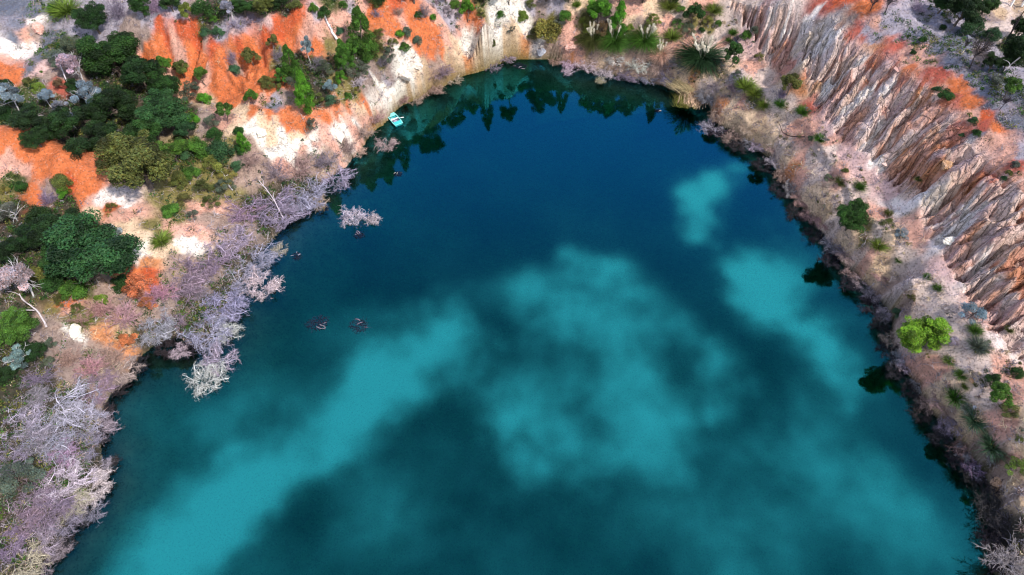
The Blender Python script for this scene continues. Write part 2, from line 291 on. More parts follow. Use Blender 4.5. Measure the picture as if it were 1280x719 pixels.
# ------------------------------------------------------------------ what the ground is made of
OR = (0.59, 0.160, 0.058); OD = (0.52, 0.100, 0.038); PK = (0.64, 0.34, 0.26); WH = (0.80, 0.74, 0.66); CR = (0.70, 0.50, 0.34)
TN = (0.54, 0.38, 0.25)
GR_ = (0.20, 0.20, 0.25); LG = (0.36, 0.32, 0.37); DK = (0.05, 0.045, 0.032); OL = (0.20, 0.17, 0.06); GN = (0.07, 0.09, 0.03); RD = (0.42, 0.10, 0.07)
PS = (0.62, 0.48, 0.42); BR = (0.34, 0.235, 0.19); LV = (0.66, 0.43, 0.40); OC = (0.56, 0.23, 0.10); CW = (0.84, 0.73, 0.68); SL = (0.13, 0.14, 0.18); DR = (0.30, 0.22, 0.19)
SOIL = [
    # upper left
    (10, 10, SL), (40, 15, SL), (70, 20, SL), (20, 30, GR_), (15, 50, SL), (45, 25, CW), (10, 55, CW), (20, 68, CW), (40, 60, CW), (30, 40, PK), (35, 45, PK), (42, 40, DR), (5, 85, OR), (20, 90, OR), (10, 78, PK),
    (45, 90, LV), (38, 85, SL), (60, 100, DR), (65, 50, SL), (85, 25, LG), (100, 40, LG), (130, 40, LG), (60, 70, SL), (70, 105, RD), (45, 110, GN), (20, 120, GN), (80, 95, DR), (80, 55, GN),
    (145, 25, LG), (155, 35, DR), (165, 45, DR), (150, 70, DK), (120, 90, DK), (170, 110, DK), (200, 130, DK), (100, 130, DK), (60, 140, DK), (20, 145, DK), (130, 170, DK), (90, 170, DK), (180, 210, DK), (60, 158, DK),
    (180, 20, LG), (200, 15, LG), (220, 12, LG), (190, 22, LG), (225, 20, LG), (240, 10, DR), (170, 32, DR), (178, 45, DR), (172, 60, PK), (185, 70, OR), (165, 60, PK),
    (200, 32, OD), (225, 32, OD), (240, 35, OD), (215, 50, PK), (222, 70, PK), (210, 65, OR), (200, 50, OR), (235, 60, OR), (245, 55, OD), (240, 85, OR), (250, 75, OR), (230, 90, OR), (255, 95, PK), (205, 90, PK), (215, 105, TN),
    (255, 45, DR), (262, 52, RD), (268, 40, LG), (280, 30, LG), (300, 25, LG), (255, 25, DK), (275, 10, DK), (300, 5, DK), (330, 10, DK), (360, 2, DK), (250, 38, GN), (295, 28, LV), (330, 20, LV),
    (265, 60, OD), (275, 75, OR), (290, 55, OR), (300, 50, OD), (310, 45, OR), (330, 35, OD), (350, 30, OD), (370, 20, OD), (372, 35, OR), (340, 45, OD), (360, 48, OR), (380, 45, PK), (400, 45, PK), (410, 55, OL), (395, 55, OR),
    (385, 25, PK), (390, 20, LG), (410, 25, PK), (420, 35, PK), (430, 20, PK), (450, 5, PK), (415, 10, GN), (440, 15, LG), (310, 60, OR), (300, 68, OR), (295, 78, DR), (275, 100, OR), (285, 115, OR), (295, 130, OR), (305, 105, OR), (330, 100, OR),
    (320, 88, OR), (345, 95, OR), (352, 108, OR), (340, 115, OR), (330, 125, PK), (312, 100, OR), (320, 112, OR), (345, 130, LG), (340, 135, SL), (350, 120, DR), (358, 128, DR), (312, 140, OR), (300, 140, CR), (335, 142, OR), (360, 145, OR), (375, 150, OR),
    (325, 150, CR), (315, 160, WH), (322, 168, WH), (335, 165, CR), (345, 160, CR), (355, 168, WH), (350, 185, WH), (365, 190, WH), (375, 178, WH), (340, 190, WH), (380, 185, PK), (370, 165, CR), (345, 175, CR), (360, 155, OR), (390, 180, WH), (400, 175, PK),
    (410, 158, OR), (425, 145, OR), (440, 135, OR), (455, 122, OR), (405, 150, OR), (415, 168, WH), (430, 155, WH), (425, 170, WH), (445, 145, WH), (455, 132, CR), (445, 160, PK), (460, 148, PK), (430, 182, BR), (415, 185, PK), (455, 165, BR), (475, 145, PK),
    (490, 115, WH), (475, 105, WH), (500, 100, WH), (480, 122, WH), (465, 120, WH), (510, 80, WH), (522, 75, WH), (505, 85, WH), (520, 95, CR), (535, 105, TN), (495, 130, TN), (510, 120, TN), (545, 85, BR), (555, 95, BR), (470, 135, TN),
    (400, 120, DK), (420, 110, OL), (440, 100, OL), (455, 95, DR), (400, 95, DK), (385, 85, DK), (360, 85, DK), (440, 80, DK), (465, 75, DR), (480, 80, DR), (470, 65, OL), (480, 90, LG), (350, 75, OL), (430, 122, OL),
    (470, 5, OR), (480, 15, OR), (490, 30, OR), (475, 30, OR), (465, 20, OR), (500, 20, PK), (495, 8, OD), (510, 30, OR), (520, 25, OR), (535, 35, OR), (545, 25, PK), (550, 45, OR), (530, 55, OR), (545, 60, OR), (560, 50, PK), (540, 70, OR), (555, 70, OR),
    (525, 65, OR), (570, 35, PK), (585, 35, OR), (595, 38, OR), (565, 25, LG), (550, 10, LG), (600, 10, OL), (570, 60, CR), (580, 62, WH), (595, 55, WH), (605, 52, WH), (590, 65, WH), (575, 75, CR), (600, 70, CR), (560, 82, TN), (585, 78, OC),
    (625, 15, WH), (635, 25, WH), (620, 30, WH), (640, 10, WH), (630, 40, CR), (612, 40, WH), (645, 45, CR), (650, 55, CR), (655, 60, OC), (640, 62, TN), (660, 25, WH), (650, 30, WH), (675, 60, CW), (680, 52, CW), (665, 8, LG), (690, 8, LG), (700, 12, LG),
    (675, 18, DR), (690, 30, OL), (670, 40, OL), (715, 40, PK), (720, 50, PK), (705, 55, PK), (725, 58, PK), (700, 65, BR), (712, 66, OC), (690, 68, BR), (730, 30, OL), (720, 15, CR), (735, 50, OL), (755, 60, TN), (755, 66, CR), (770, 70, BR), (745, 72, BR),
    (770, 55, OL), (780, 45, OL), (760, 30, DR), (790, 20, CR), (785, 10, PK), (795, 30, DR), (800, 50, TN), (790, 60, BR), (810, 70, BR), (830, 65, PK), (820, 60, CR), (815, 80, BR), (800, 5, PK), (810, 10, CR), (825, 15, CR), (835, 25, PK), (850, 25, CR), (845, 15, PS), (830, 35, PK), (850, 60, PK), (865, 45, PK), (845, 75, TN), (835, 88, BR), (860, 85, TN), (855, 95, CR),
    (880, 45, PS), (895, 45, PS), (905, 50, PK), (880, 5, PK), (900, 25, PS), (915, 30, PS), (865, 30, OL), (885, 30, OL), (900, 85, CR), (880, 90, CR), (890, 80, PK), (870, 90, OC), (890, 100, PS), (905, 65, PS), (910, 85, CR),
    # right bank
    (905, 110, TN), (915, 125, CR), (900, 130, OC), (915, 150, CR), (930, 150, CR), (940, 165, TN), (960, 165, CR), (955, 180, CR), (980, 180, PS), (975, 195, CR), (990, 205, OC), (1000, 195, PK), (920, 105, LG), (930, 125, PK), (915, 95, LG), (945, 140, BR), (905, 122, BR),
    (940, 100, PS), (950, 90, PS), (960, 115, PS), (965, 135, PS), (975, 140, PS), (985, 155, PS), (940, 85, PK), (960, 125, PS), (940, 120, GN), (952, 130, OL), (990, 165, PK), (1005, 165, PK), (1000, 215, PK), (1012, 205, PS), (1020, 240, CR), (1030, 262, TN), (1040, 280, PS), (1015, 190, PS),
    (1030, 195, PS), (1045, 215, PK), (1030, 215, PS), (1060, 240, PS), (1060, 300, CR), (1075, 320, PS), (1085, 315, PK), (1095, 340, TN), (1105, 350, CR), (1115, 360, BR), (1125, 340, PS), (1100, 290, PS), (1115, 300, CR), (1130, 320, PS), (1095, 270, PK), (1120, 380, TN), (1115, 395, BR), (1085, 295, OL),
    (1140, 350, PS), (1155, 370, PS), (1170, 385, PS), (1180, 400, PS), (1190, 440, PS), (1205, 460, PS), (1215, 445, PS), (1210, 490, PS), (1200, 480, CR), (1230, 460, PS), (1160, 460, PK), (1175, 465, PK), (1170, 480, CR), (1185, 490, TN), (1180, 510, BR), (1200, 520, TN), (1210, 540, TN), (1225, 560, DR),
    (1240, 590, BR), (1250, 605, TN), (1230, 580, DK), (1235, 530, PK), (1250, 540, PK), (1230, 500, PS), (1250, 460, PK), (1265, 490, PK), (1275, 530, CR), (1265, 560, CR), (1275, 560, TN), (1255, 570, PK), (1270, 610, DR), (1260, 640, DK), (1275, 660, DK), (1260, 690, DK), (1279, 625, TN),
    # cliff
    (920, 30, PS), (935, 15, PS), (940, 40, LV), (955, 25, LV), (950, 55, LV), (970, 20, CW), (985, 40, CW), (975, 60, PK), (1000, 30, CW), (1015, 20, CW), (1005, 60, TN), (990, 80, PK), (985, 95, TN), (1010, 100, OC), (1020, 80, PK), (1030, 50, CW), (1040, 40, CW), (1035, 70, LV), (1050, 60, LV),
    (1045, 85, CW), (1020, 115, TN), (1035, 110, CW), (1030, 130, LV), (1050, 110, PK), (1065, 100, PK), (1075, 85, CW), (1085, 95, CW), (1060, 130, CW), (1080, 120, CW), (1045, 150, LV), (1065, 160, PK), (1040, 175, PK), (1060, 190, LV), (1080, 200, LV), (1090, 160, CW), (1100, 130, CW), (1110, 110, CW), (1115, 100, LV), (1120, 130, PK),
    (1100, 200, CW), (1110, 175, PK), (1085, 220, LV), (1110, 235, LV), (1120, 250, CW), (1135, 255, CW), (1130, 220, OC), (1145, 200, PK), (1140, 170, CW), (1150, 140, PK), (1160, 150, PK), (1175, 165, CW), (1160, 185, OC), (1150, 215, OC), (1170, 220, OC), (1180, 200, OC), (1195, 195, RD), (1185, 245, OC), (1165, 255, TN), (1155, 275, PK), (1150, 295, PK), (1175, 280, LV), (1190, 295, CW), (1210, 250, CW), (1225, 250, CW), (1200, 270, CW), (1205, 225, OR), (1215, 215, PK), (1230, 220, RD),
    (1240, 240, PK), (1235, 280, OC), (1255, 270, OC), (1270, 265, PK), (1215, 310, PK), (1230, 320, CW), (1190, 335, LV), (1210, 345, LV), (1230, 350, CW), (1250, 330, OC), (1265, 310, OC), (1275, 290, PK), (1240, 375, PK), (1260, 360, CW), (1270, 390, LV), (1235, 400, LV), (1255, 415, CW), (1275, 430, CW), (1279, 350, OC),
    # above the cliff
    (1065, 60, RD), (1100, 95, OR), (1125, 105, RD), (1155, 130, OC), (1185, 165, RD), (1215, 205, RD), (1245, 230, OD), (1130, 130, RD), (1165, 200, RD), (1200, 240, OC), (1225, 265, RD), (1250, 300, RD), (1140, 185, OC), (1055, 80, OC), (1030, 95, PK), (1015, 130, RD),
    (1020, 5, RD), (1035, 10, RD), (1045, 5, OD), (1050, 30, DR), (1060, 25, DR), (1070, 35, RD), (1080, 45, RD), (1090, 55, OC), (1100, 65, OR), (1085, 35, LG), (1095, 25, PK), (1080, 10, OR), (1095, 45, LG), (1115, 60, RD), (1130, 75, PK), (1120, 75, RD), (1140, 95, OR), (1155, 105, RD), (1130, 90, OR), (1150, 115, OC), (1165, 120, PK), (1180, 130, RD), (1195, 110, OR), (1175, 90, RD), (1160, 75, PK), (1145, 60, PK), (1205, 125, OR), (1210, 145, PK),
    (1110, 20, LG), (1130, 30, LG), (1150, 45, GR_), (1170, 60, GR_), (1145, 20, LG), (1170, 30, LG), (1190, 50, GR_), (1190, 80, GR_), (1210, 100, GR_), (1200, 60, GR_), (1225, 110, GR_), (1240, 130, GR_), (1255, 150, GR_), (1270, 150, SL), (1230, 70, DR), (1250, 90, SL), (1260, 110, SL), (1180, 20, LG), (1200, 25, LG), (1220, 45, SL), (1240, 60, LG), (1255, 80, LG), (1270, 95, LG), (1200, 5, DK),
    (1230, 145, OD), (1245, 160, OR), (1240, 170, PK), (1225, 160, RD), (1215, 170, GR_), (1260, 185, PK), (1270, 200, RD), (1250, 200, PK), (1235, 190, PK), (1279, 185, LG), (1200, 150, PK), (1195, 170, RD), (1215, 190, PK), (1260, 215, PK), (1279, 235, PK),
    (1255, 30, PS), (1265, 25, PS), (1245, 35, PS), (1260, 5, PS), (1250, 15, TN), (1275, 10, TN), (1255, 42, PS), (1240, 20, DR), (1270, 40, PS), (1262, 60, DK), (1279, 60, DK),
    # left bank
    (0, 175, OR), (20, 175, OR), (40, 180, OR), (60, 195, OR), (80, 205, OR), (100, 225, OR), (115, 235, OR), (30, 195, OR), (10, 200, PK), (50, 210, OR), (70, 215, OR), (5, 215, PK), (30, 215, PK), (90, 230, OD), (130, 245, CW), (150, 256, CW), (115, 250, PK), (105, 245, OR), (135, 262, OR), (118, 262, CR),
    (15, 230, GN), (0, 235, OL), (60, 240, DR), (85, 250, DK), (40, 250, OR), (20, 260, DK), (60, 280, DK), (100, 280, DK), (20, 300, DK), (40, 330, DK), (90, 320, DK), (130, 310, DK), (150, 320, DK), (60, 355, DK), (100, 360, GN),
    (150, 265, PK), (165, 270, PK), (160, 285, CR), (175, 300, CR), (180, 315, WH), (200, 320, CR), (195, 290, OL), (215, 290, PK), (225, 300, WH), (235, 305, WH), (215, 310, CR), (240, 290, PK), (250, 265, PK), (265, 265, PK), (230, 265, OL), (210, 250, OL), (225, 235, OL), (245, 230, OL), (260, 225, OL), (280, 240, OL), (275, 205, OL), (255, 205, OL), (300, 215, BR), (265, 275, BR),
    (265, 130, TN), (255, 145, DR), (250, 160, DR), (270, 145, PK), (280, 160, PK), (285, 165, CR), (290, 180, OL), (310, 185, BR), (325, 200, BR), (240, 165, CR), (235, 175, OL), (300, 200, DR), (230, 145, DK), (240, 190, DK), (355, 205, PK), (385, 200, BR), (410, 200, BR),
    (225, 330, BR), (190, 330, OC), (185, 345, OD), (170, 345, OR), (210, 350, BR), (240, 340, BR), (130, 375, BR), (85, 375, OR), (90, 382, PK), (75, 365, OL), (75, 385, OL), (95, 410, WH), (85, 415, WH), (95, 425, WH), (105, 415, CR), (110, 430, BR), (75, 410, BR), (80, 440, DR), (65, 425, DR), (120, 420, OC), (140, 420, OC), (155, 430, OC), (50, 400, BR), (95, 395, OL), (70, 400, DR), (110, 400, OL), (30, 400, DK), (20, 440, DK), (10, 480, DK),
    (50, 460, DK), (90, 460, DR), (120, 450, DR), (60, 490, DK), (30, 510, DK), (80, 520, DK), (50, 560, DK), (20, 600, DK), (60, 610, DK), (30, 650, DK), (20, 700, DK), (100, 500, DK), (160, 420, TN), (180, 390, BR), (200, 380, DR), (250, 370, DR), (300, 290, DR), (330, 262, DK), (370, 236, DK), (395, 240, DK), (345, 285, DK), (310, 335, DK), (285, 365, DK), (265, 395, DK), (262, 420, DK), (235, 408, DK), (215, 412, DK), (180, 425, DK), (250, 440, DK), (240, 375, DK), (290, 325, DK), (260, 340, DR), (110, 560, DK), (60, 585, DK), (100, 590, DK), (80, 640, DK), (50, 665, DK), (110, 540, DK), (125, 500, DR),
]


class Ground:
    """height of the finished ground by bilinear look-up"""
    def __init__(s, Zg): s.Z = Zg

    def __call__(s, x, y):
        x = np.asarray(x, float); y = np.asarray(y, float)
        i = np.clip(np.searchsorted(XS, x) - 1, 0, len(XS) - 2); j = np.clip(np.searchsorted(YS, y) - 1, 0, len(YS) - 2)
        fx = np.clip((x - XS[i]) / (XS[i + 1] - XS[i]), 0, 1); fy = np.clip((y - YS[j]) / (YS[j + 1] - YS[j]), 0, 1)
        Zg = s.Z
        return (Zg[j, i] * (1 - fx) + Zg[j, i + 1] * fx) * (1 - fy) + (Zg[j + 1, i] * (1 - fx) + Zg[j + 1, i + 1] * fx) * fy


ground_z = Ground(Z)
_T = np.arange(50, 260, 0.25)


def hit(px, py, lift=0.0):
    """where the line of sight through a pixel of the photograph meets the ground (or a level LIFT metres above it)"""
    d = rays(px, py)
    P = d[None, :] * _T[:, None]
    zz = CAM_H + P[:, 2]
    g = np.maximum(ground_z(P[:, 0], P[:, 1]), 0.0) + lift
    k = int(np.argmax(zz <= g))
    a, b = zz[k - 1] - g[k - 1], zz[k] - g[k]
    f = a / (a - b) if a > b else 0
    t = _T[k - 1] + f * 0.25
    x, y = d[0] * t, d[1] * t
    return x, y, float(max(ground_z(x, y), 0.0)), t      # t = depth along the lens axis


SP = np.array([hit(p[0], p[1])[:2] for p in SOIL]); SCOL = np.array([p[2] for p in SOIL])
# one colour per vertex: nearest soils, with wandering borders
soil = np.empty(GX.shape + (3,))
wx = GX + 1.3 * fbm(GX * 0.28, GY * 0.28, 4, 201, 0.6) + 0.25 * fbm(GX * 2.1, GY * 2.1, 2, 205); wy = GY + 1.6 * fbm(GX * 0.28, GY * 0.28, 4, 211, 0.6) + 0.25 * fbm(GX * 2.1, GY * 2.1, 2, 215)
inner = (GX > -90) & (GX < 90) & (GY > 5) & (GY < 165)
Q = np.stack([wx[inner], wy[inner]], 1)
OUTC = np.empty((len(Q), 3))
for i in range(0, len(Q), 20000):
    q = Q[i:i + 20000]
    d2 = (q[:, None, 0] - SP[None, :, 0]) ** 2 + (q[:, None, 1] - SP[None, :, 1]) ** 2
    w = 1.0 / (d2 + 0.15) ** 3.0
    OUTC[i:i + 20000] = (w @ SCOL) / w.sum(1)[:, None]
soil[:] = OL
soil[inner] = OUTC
# streaks down the cliff
n1 = fbm(cs * 0.55, cliff_u * 1.3, 3, 221); n2 = fbm(cs * 1.3 + 40, cliff_u * 2.5, 3, 231); n3 = fbm(cs * 0.12, toe_d * 0.55, 3, 241)
streak = np.zeros(GX.shape + (3,)) + np.array(PK)
for c, t in ((LV, smooth(-0.05, 0.3, -n1) * 0.8), (OC, smooth(0.08, 0.30, n2) * 0.85), (RD, smooth(0.10, 0.36, n3) * 0.65), (CW, smooth(0.04, 0.18, n1 + 0.35 * n3))):
    streak = streak * (1 - t[..., None]) + np.array(c) * t[..., None]
mk = (m_cliff * 0.5)[..., None]
soil = soil * (1 - mk) + streak * mk
# beds under the water: ochre shallows, dull silt beyond
sh = smooth(-1.3, -0.2, Z)[..., None]
ochre = (smooth(10, 0, GX) * smooth(84, 92, GY))[..., None]
bedc = np.array((0.42, 0.46, 0.32)) * (1 - sh) + (np.array((0.17, 0.115, 0.03)) * ochre + np.array((0.07, 0.07, 0.035)) * (1 - ochre)) * sh
bedc = bedc * (1 + 0.25 * fbm(GX * 0.12, GY * 0.12, 4, 251)[..., None])
wet = smooth(0.25, -0.1, np.where(land, 1, Z))[..., None]
soil = soil * (1 - wet) + bedc * wet
soil = np.clip(soil, 0.01, 0.85)


# ------------------------------------------------------------------ materials
def material(name):
    m = bpy.data.materials.new(name); m.use_nodes = True
    nt = m.node_tree; nt.nodes.clear()
    out = nt.nodes.new('ShaderNodeOutputMaterial')
    return m, nt, out


def node(nt, kind, **kw):
    n = nt.nodes.new(kind)
    for k, v in kw.items():
        if k.startswith('i_'):
            n.inputs[k[2:].replace('_', ' ')].default_value = v
        else: setattr(n, k, v)
    return n


def mat_ground():
    m, nt, out = material('soil')
    L = nt.links.new
    at = node(nt, 'ShaderNodeAttribute', attribute_name='soil')
    co = node(nt, 'ShaderNodeTexCoord')
    a = node(nt, 'ShaderNodeTexNoise', i_Scale=0.9, i_Detail=8.0, i_Roughness=0.72); L(co.outputs['Object'], a.inputs['Vector'])
    ra = node(nt, 'ShaderNodeMapRange', i_From_Min=0.3, i_From_Max=0.7, i_To_Min=0.62, i_To_Max=1.3); L(a.outputs['Fac'], ra.inputs['Value'])
    mu = node(nt, 'ShaderNodeMixRGB', blend_type='MULTIPLY', i_Fac=1.0); L(at.outputs['Color'], mu.inputs['Color1']); L(ra.outputs[0], mu.inputs['Color2'])
    # grit and clods of other tones
    v = node(nt, 'ShaderNodeTexVoronoi', i_Scale=5.5); L(co.outputs['Object'], v.inputs['Vector'])
    sp = node(nt, 'ShaderNodeSeparateColor'); L(v.outputs['Color'], sp.inputs[0])
    dk = node(nt, 'ShaderNodeMapRange', i_From_Min=0.80, i_From_Max=0.86, i_To_Min=0.0, i_To_Max=0.4); L(sp.outputs[0], dk.inputs['Value'])
    m1 = node(nt, 'ShaderNodeMixRGB', i_Color2=(0.10, 0.065, 0.045, 1)); L(dk.outputs[0], m1.inputs['Fac']); L(mu.outputs[0], m1.inputs['Color1'])
    lt = node(nt, 'ShaderNodeMapRange', i_From_Min=0.90, i_From_Max=0.95, i_To_Min=0.0, i_To_Max=0.14); L(sp.outputs[1], lt.inputs['Value'])
    m2 = node(nt, 'ShaderNodeMixRGB', i_Color2=(0.66, 0.54, 0.46, 1)); L(lt.outputs[0], m2.inputs['Fac']); L(m1.outputs[0], m2.inputs['Color1'])
    b = node(nt, 'ShaderNodeTexNoise', i_Scale=3.0, i_Detail=6.0, i_Roughness=0.75); L(co.outputs['Object'], b.inputs['Vector'])
    bp = node(nt, 'ShaderNodeBump', i_Strength=0.9, i_Distance=0.35); L(b.outputs['Fac'], bp.inputs['Height'])
    fl = node(nt, 'ShaderNodeAttribute', attribute_name='flute')          # x along the cliff, y up it, z how much cliff
    sf = node(nt, 'ShaderNodeSeparateXYZ'); L(fl.outputs['Vector'], sf.inputs[0])
    v1 = node(nt, 'ShaderNodeVectorMath', operation='MULTIPLY'); v1.inputs[1].default_value = (1.8, 0.42, 0.0); L(fl.outputs['Vector'], v1.inputs[0])
    f1 = node(nt, 'ShaderNodeTexNoise', i_Scale=1.0, i_Detail=5.0, i_Roughness=0.6); L(v1.outputs[0], f1.inputs['Vector'])
    v2 = node(nt, 'ShaderNodeVectorMath', operation='MULTIPLY'); v2.inputs[1].default_value = (1.5, 0.55, 0.0); L(fl.outputs['Vector'], v2.inputs[0])
    f2 = node(nt, 'ShaderNodeTexVoronoi', feature='DISTANCE_TO_EDGE', i_Scale=1.0, i_Randomness=1.0); L(v2.outputs[0], f2.inputs['Vector'])
    f3 = node(nt, 'ShaderNodeMapRange', i_From_Min=0.0, i_From_Max=0.12, i_To_Min=-0.8, i_To_Max=0.0); L(f2.outputs['Distance'], f3.inputs['Value'])
    fa = node(nt, 'ShaderNodeMath', operation='ADD'); L(f1.outputs['Fac'], fa.inputs[0]); L(f3.outputs[0], fa.inputs[1])
    b2 = node(nt, 'ShaderNodeBump', i_Distance=0.34); L(sf.outputs['Z'], b2.inputs['Strength']); L(fa.outputs[0], b2.inputs['Height']); L(bp.outputs[0], b2.inputs['Normal'])
    p = node(nt, 'ShaderNodeBsdfPrincipled', i_Roughness=0.95); p.inputs['Specular IOR Level'].default_value = 0.1
    L(m2.outputs[0], p.inputs['Base Color']); L(b2.outputs[0], p.inputs['Normal']); L(p.outputs[0], out.inputs['Surface'])
    return m


def mat_leaf():
    """leaves: the object's own colour, varied leaf by leaf"""
    m, nt, out = material('leaf')
    L = nt.links.new
    oi = node(nt, 'ShaderNodeObjectInfo'); at = node(nt, 'ShaderNodeAttribute', attribute_name='tint')
    mu = node(nt, 'ShaderNodeMixRGB', blend_type='MULTIPLY', i_Fac=1.0); L(oi.outputs['Color'], mu.inputs['Color1']); L(at.outputs['Color'], mu.inputs['Color2'])
    d = node(nt, 'ShaderNodeBsdfPrincipled', i_Roughness=0.6); d.inputs['Specular IOR Level'].default_value = 0.3
    t = node(nt, 'ShaderNodeBsdfTranslucent'); mx = node(nt, 'ShaderNodeMixShader', i_Fac=0.28)
    L(mu.outputs[0], d.inputs['Base Color']); L(mu.outputs[0], t.inputs['Color']); L(d.outputs[0], mx.inputs[1]); L(t.outputs[0], mx.inputs[2]); L(mx.outputs[0], out.inputs['Surface'])
    return m


def mat_wood():
    """bark and twigs: the object's own colour, mottled"""
    m, nt, out = material('bark')
    L = nt.links.new
    oi = node(nt, 'ShaderNodeObjectInfo'); at = node(nt, 'ShaderNodeAttribute', attribute_name='tint')
    mu = node(nt, 'ShaderNodeMixRGB', blend_type='MULTIPLY', i_Fac=1.0); L(oi.outputs['Color'], mu.inputs['Color1']); L(at.outputs['Color'], mu.inputs['Color2'])
    co = node(nt, 'ShaderNodeTexCoord'); a = node(nt, 'ShaderNodeTexNoise', i_Scale=14.0, i_Detail=4.0); L(co.outputs['Object'], a.inputs['Vector'])
    ra = node(nt, 'ShaderNodeMapRange', i_From_Min=0.3, i_From_Max=0.7, i_To_Min=0.7, i_To_Max=1.2); L(a.outputs['Fac'], ra.inputs['Value'])
    m2 = node(nt, 'ShaderNodeMixRGB', blend_type='MULTIPLY', i_Fac=1.0); L(mu.outputs[0], m2.inputs['Color1']); L(ra.outputs[0], m2.inputs['Color2'])
    d = node(nt, 'ShaderNodeBsdfPrincipled', i_Roughness=0.85); d.inputs['Specular IOR Level'].default_value = 0.15
    L(m2.outputs[0], d.inputs['Base Color']); L(d.outputs[0], out.inputs['Surface'])
    return m


def mat_plain(name, col, rough=0.5, var=0.15, scale=6.0, metal=0.0):
    m, nt, out = material(name)
    L = nt.links.new
    co = node(nt, 'ShaderNodeTexCoord'); a = node(nt, 'ShaderNodeTexNoise', i_Scale=scale, i_Detail=5.0); L(co.outputs['Object'], a.inputs['Vector'])
    ra = node(nt, 'ShaderNodeMapRange', i_From_Min=0.3, i_From_Max=0.7, i_To_Min=1 - var, i_To_Max=1 + var); L(a.outputs['Fac'], ra.inputs['Value'])
    mu = node(nt, 'ShaderNodeMixRGB', blend_type='MULTIPLY', i_Fac=1.0, i_Color1=(*col, 1)); L(ra.outputs[0], mu.inputs['Color2'])
    d = node(nt, 'ShaderNodeBsdfPrincipled', i_Roughness=rough, i_Metallic=metal)
    bp = node(nt, 'ShaderNodeBump', i_Strength=0.4, i_Distance=0.05); L(a.outputs['Fac'], bp.inputs['Height']); L(bp.outputs[0], d.inputs['Normal'])
    L(mu.outputs[0], d.inputs['Base Color']); L(d.outputs[0], out.inputs['Surface'])
    return m


def mat_water():
    m, nt, out = material('lake_water')
    L = nt.links.new
    co = node(nt, 'ShaderNodeTexCoord')
    n1 = node(nt, 'ShaderNodeTexNoise', i_Scale=0.8, i_Detail=3.0); L(co.outputs['Object'], n1.inputs['Vector'])
    bp = node(nt, 'ShaderNodeBump', i_Strength=0.02, i_Distance=0.05); L(n1.outputs['Fac'], bp.inputs['Height'])
    fr = node(nt, 'ShaderNodeFresnel', i_IOR=WATER_IOR); L(bp.outputs[0], fr.inputs['Normal'])
    gl = node(nt, 'ShaderNodeBsdfGlossy', i_Roughness=0.05, i_Color=WATER_SPEC); L(bp.outputs[0], gl.inputs['Normal'])
    tr = node(nt, 'ShaderNodeBsdfTransparent')
    mx = node(nt, 'ShaderNodeMixShader'); L(fr.outputs[0], mx.inputs['Fac']); L(tr.outputs[0], mx.inputs[1]); L(gl.outputs[0], mx.inputs[2])
    L(mx.outputs[0], out.inputs['Surface'])
    va = node(nt, 'ShaderNodeVolumeAbsorption', i_Color=WATER_TINT, i_Density=WATER_DENS); L(va.outputs[0], out.inputs['Volume'])
    return m


WATER_IOR = 2.05
WATER_SPEC = (0.05, 0.71, 0.89, 1)
WATER_TINT = (0.02, 0.77, 0.69, 1)
WATER_DENS = 0.40
M_SOIL = mat_ground(); M_LEAF = mat_leaf(); M_WOOD = mat_wood(); M_WATER = mat_water()


# ------------------------------------------------------------------ mesh building
def mesh_from(name, V, F, mats, fmat=None, tint=None, smooth_=False):
    """V (n,3), F (m,3|4) arrays"""
    me = bpy.data.meshes.new(name)
    V = np.ascontiguousarray(V, np.float32); F = np.ascontiguousarray(F, np.int32)
    me.vertices.add(len(V)); me.vertices.foreach_set('co', V.ravel())
    k = F.shape[1]
    me.loops.add(F.size); me.loops.foreach_set('vertex_index', F.ravel())
    me.polygons.add(len(F)); me.polygons.foreach_set('loop_start', np.arange(0, F.size, k, dtype=np.int32))
    if fmat is not None: me.polygons.foreach_set('material_index', np.asarray(fmat, np.int32))
    for m in (mats if isinstance(mats, (list, tuple)) else [mats]): me.materials.append(m)
    if tint is not None:
        tint = np.asarray(tint, np.float32)
        if tint.ndim == 1: tint = np.repeat(tint[:, None], 3, 1)
        a = me.attributes.new('tint', 'FLOAT_COLOR', 'POINT')
        a.data.foreach_set('color', np.concatenate([tint, np.ones((len(tint), 1), np.float32)], 1).ravel())
    me.polygons.foreach_set('use_smooth', np.full(len(F), bool(smooth_)))
    me.update(calc_edges=True)
    return me


def link(name, me, parent=None, loc=(0, 0, 0), rot=0.0, scale=(1, 1, 1), color=None):
    o = bpy.data.objects.new(name, me); COL.objects.link(o)
    o.location = loc; o.rotation_euler = (0, 0, rot) if not isinstance(rot, tuple) else rot; o.scale = scale
    if parent is not None: o.parent = parent
    if color is not None: o.color = (*color, 1)
    return o


def tag(o, label, cat, group=None):
    o['label'] = label; o['category'] = cat
    if group: o['group'] = group


ny, nx = GX.shape
idx = np.arange(nx * ny).reshape(ny, nx)
F = np.stack([idx[:-1, :-1], idx[:-1, 1:], idx[1:, 1:], idx[1:, :-1]], -1).reshape(-1, 4)
me = mesh_from('ground', np.stack([GX.ravel(), GY.ravel(), Z.ravel()], 1), F, M_SOIL, smooth_=True)
a = me.attributes.new('soil', 'FLOAT_COLOR', 'POINT')
a.data.foreach_set('color', np.concatenate([soil.reshape(-1, 3), np.ones((nx * ny, 1))], 1).astype(np.float32).ravel())
a = me.attributes.new('flute', 'FLOAT_VECTOR', 'POINT')
a.data.foreach_set('vector', np.stack([cs, toe_d * 2.0, m_cliff], -1).astype(np.float32).ravel())
o = link('ground', me); o['kind'] = 'structure'
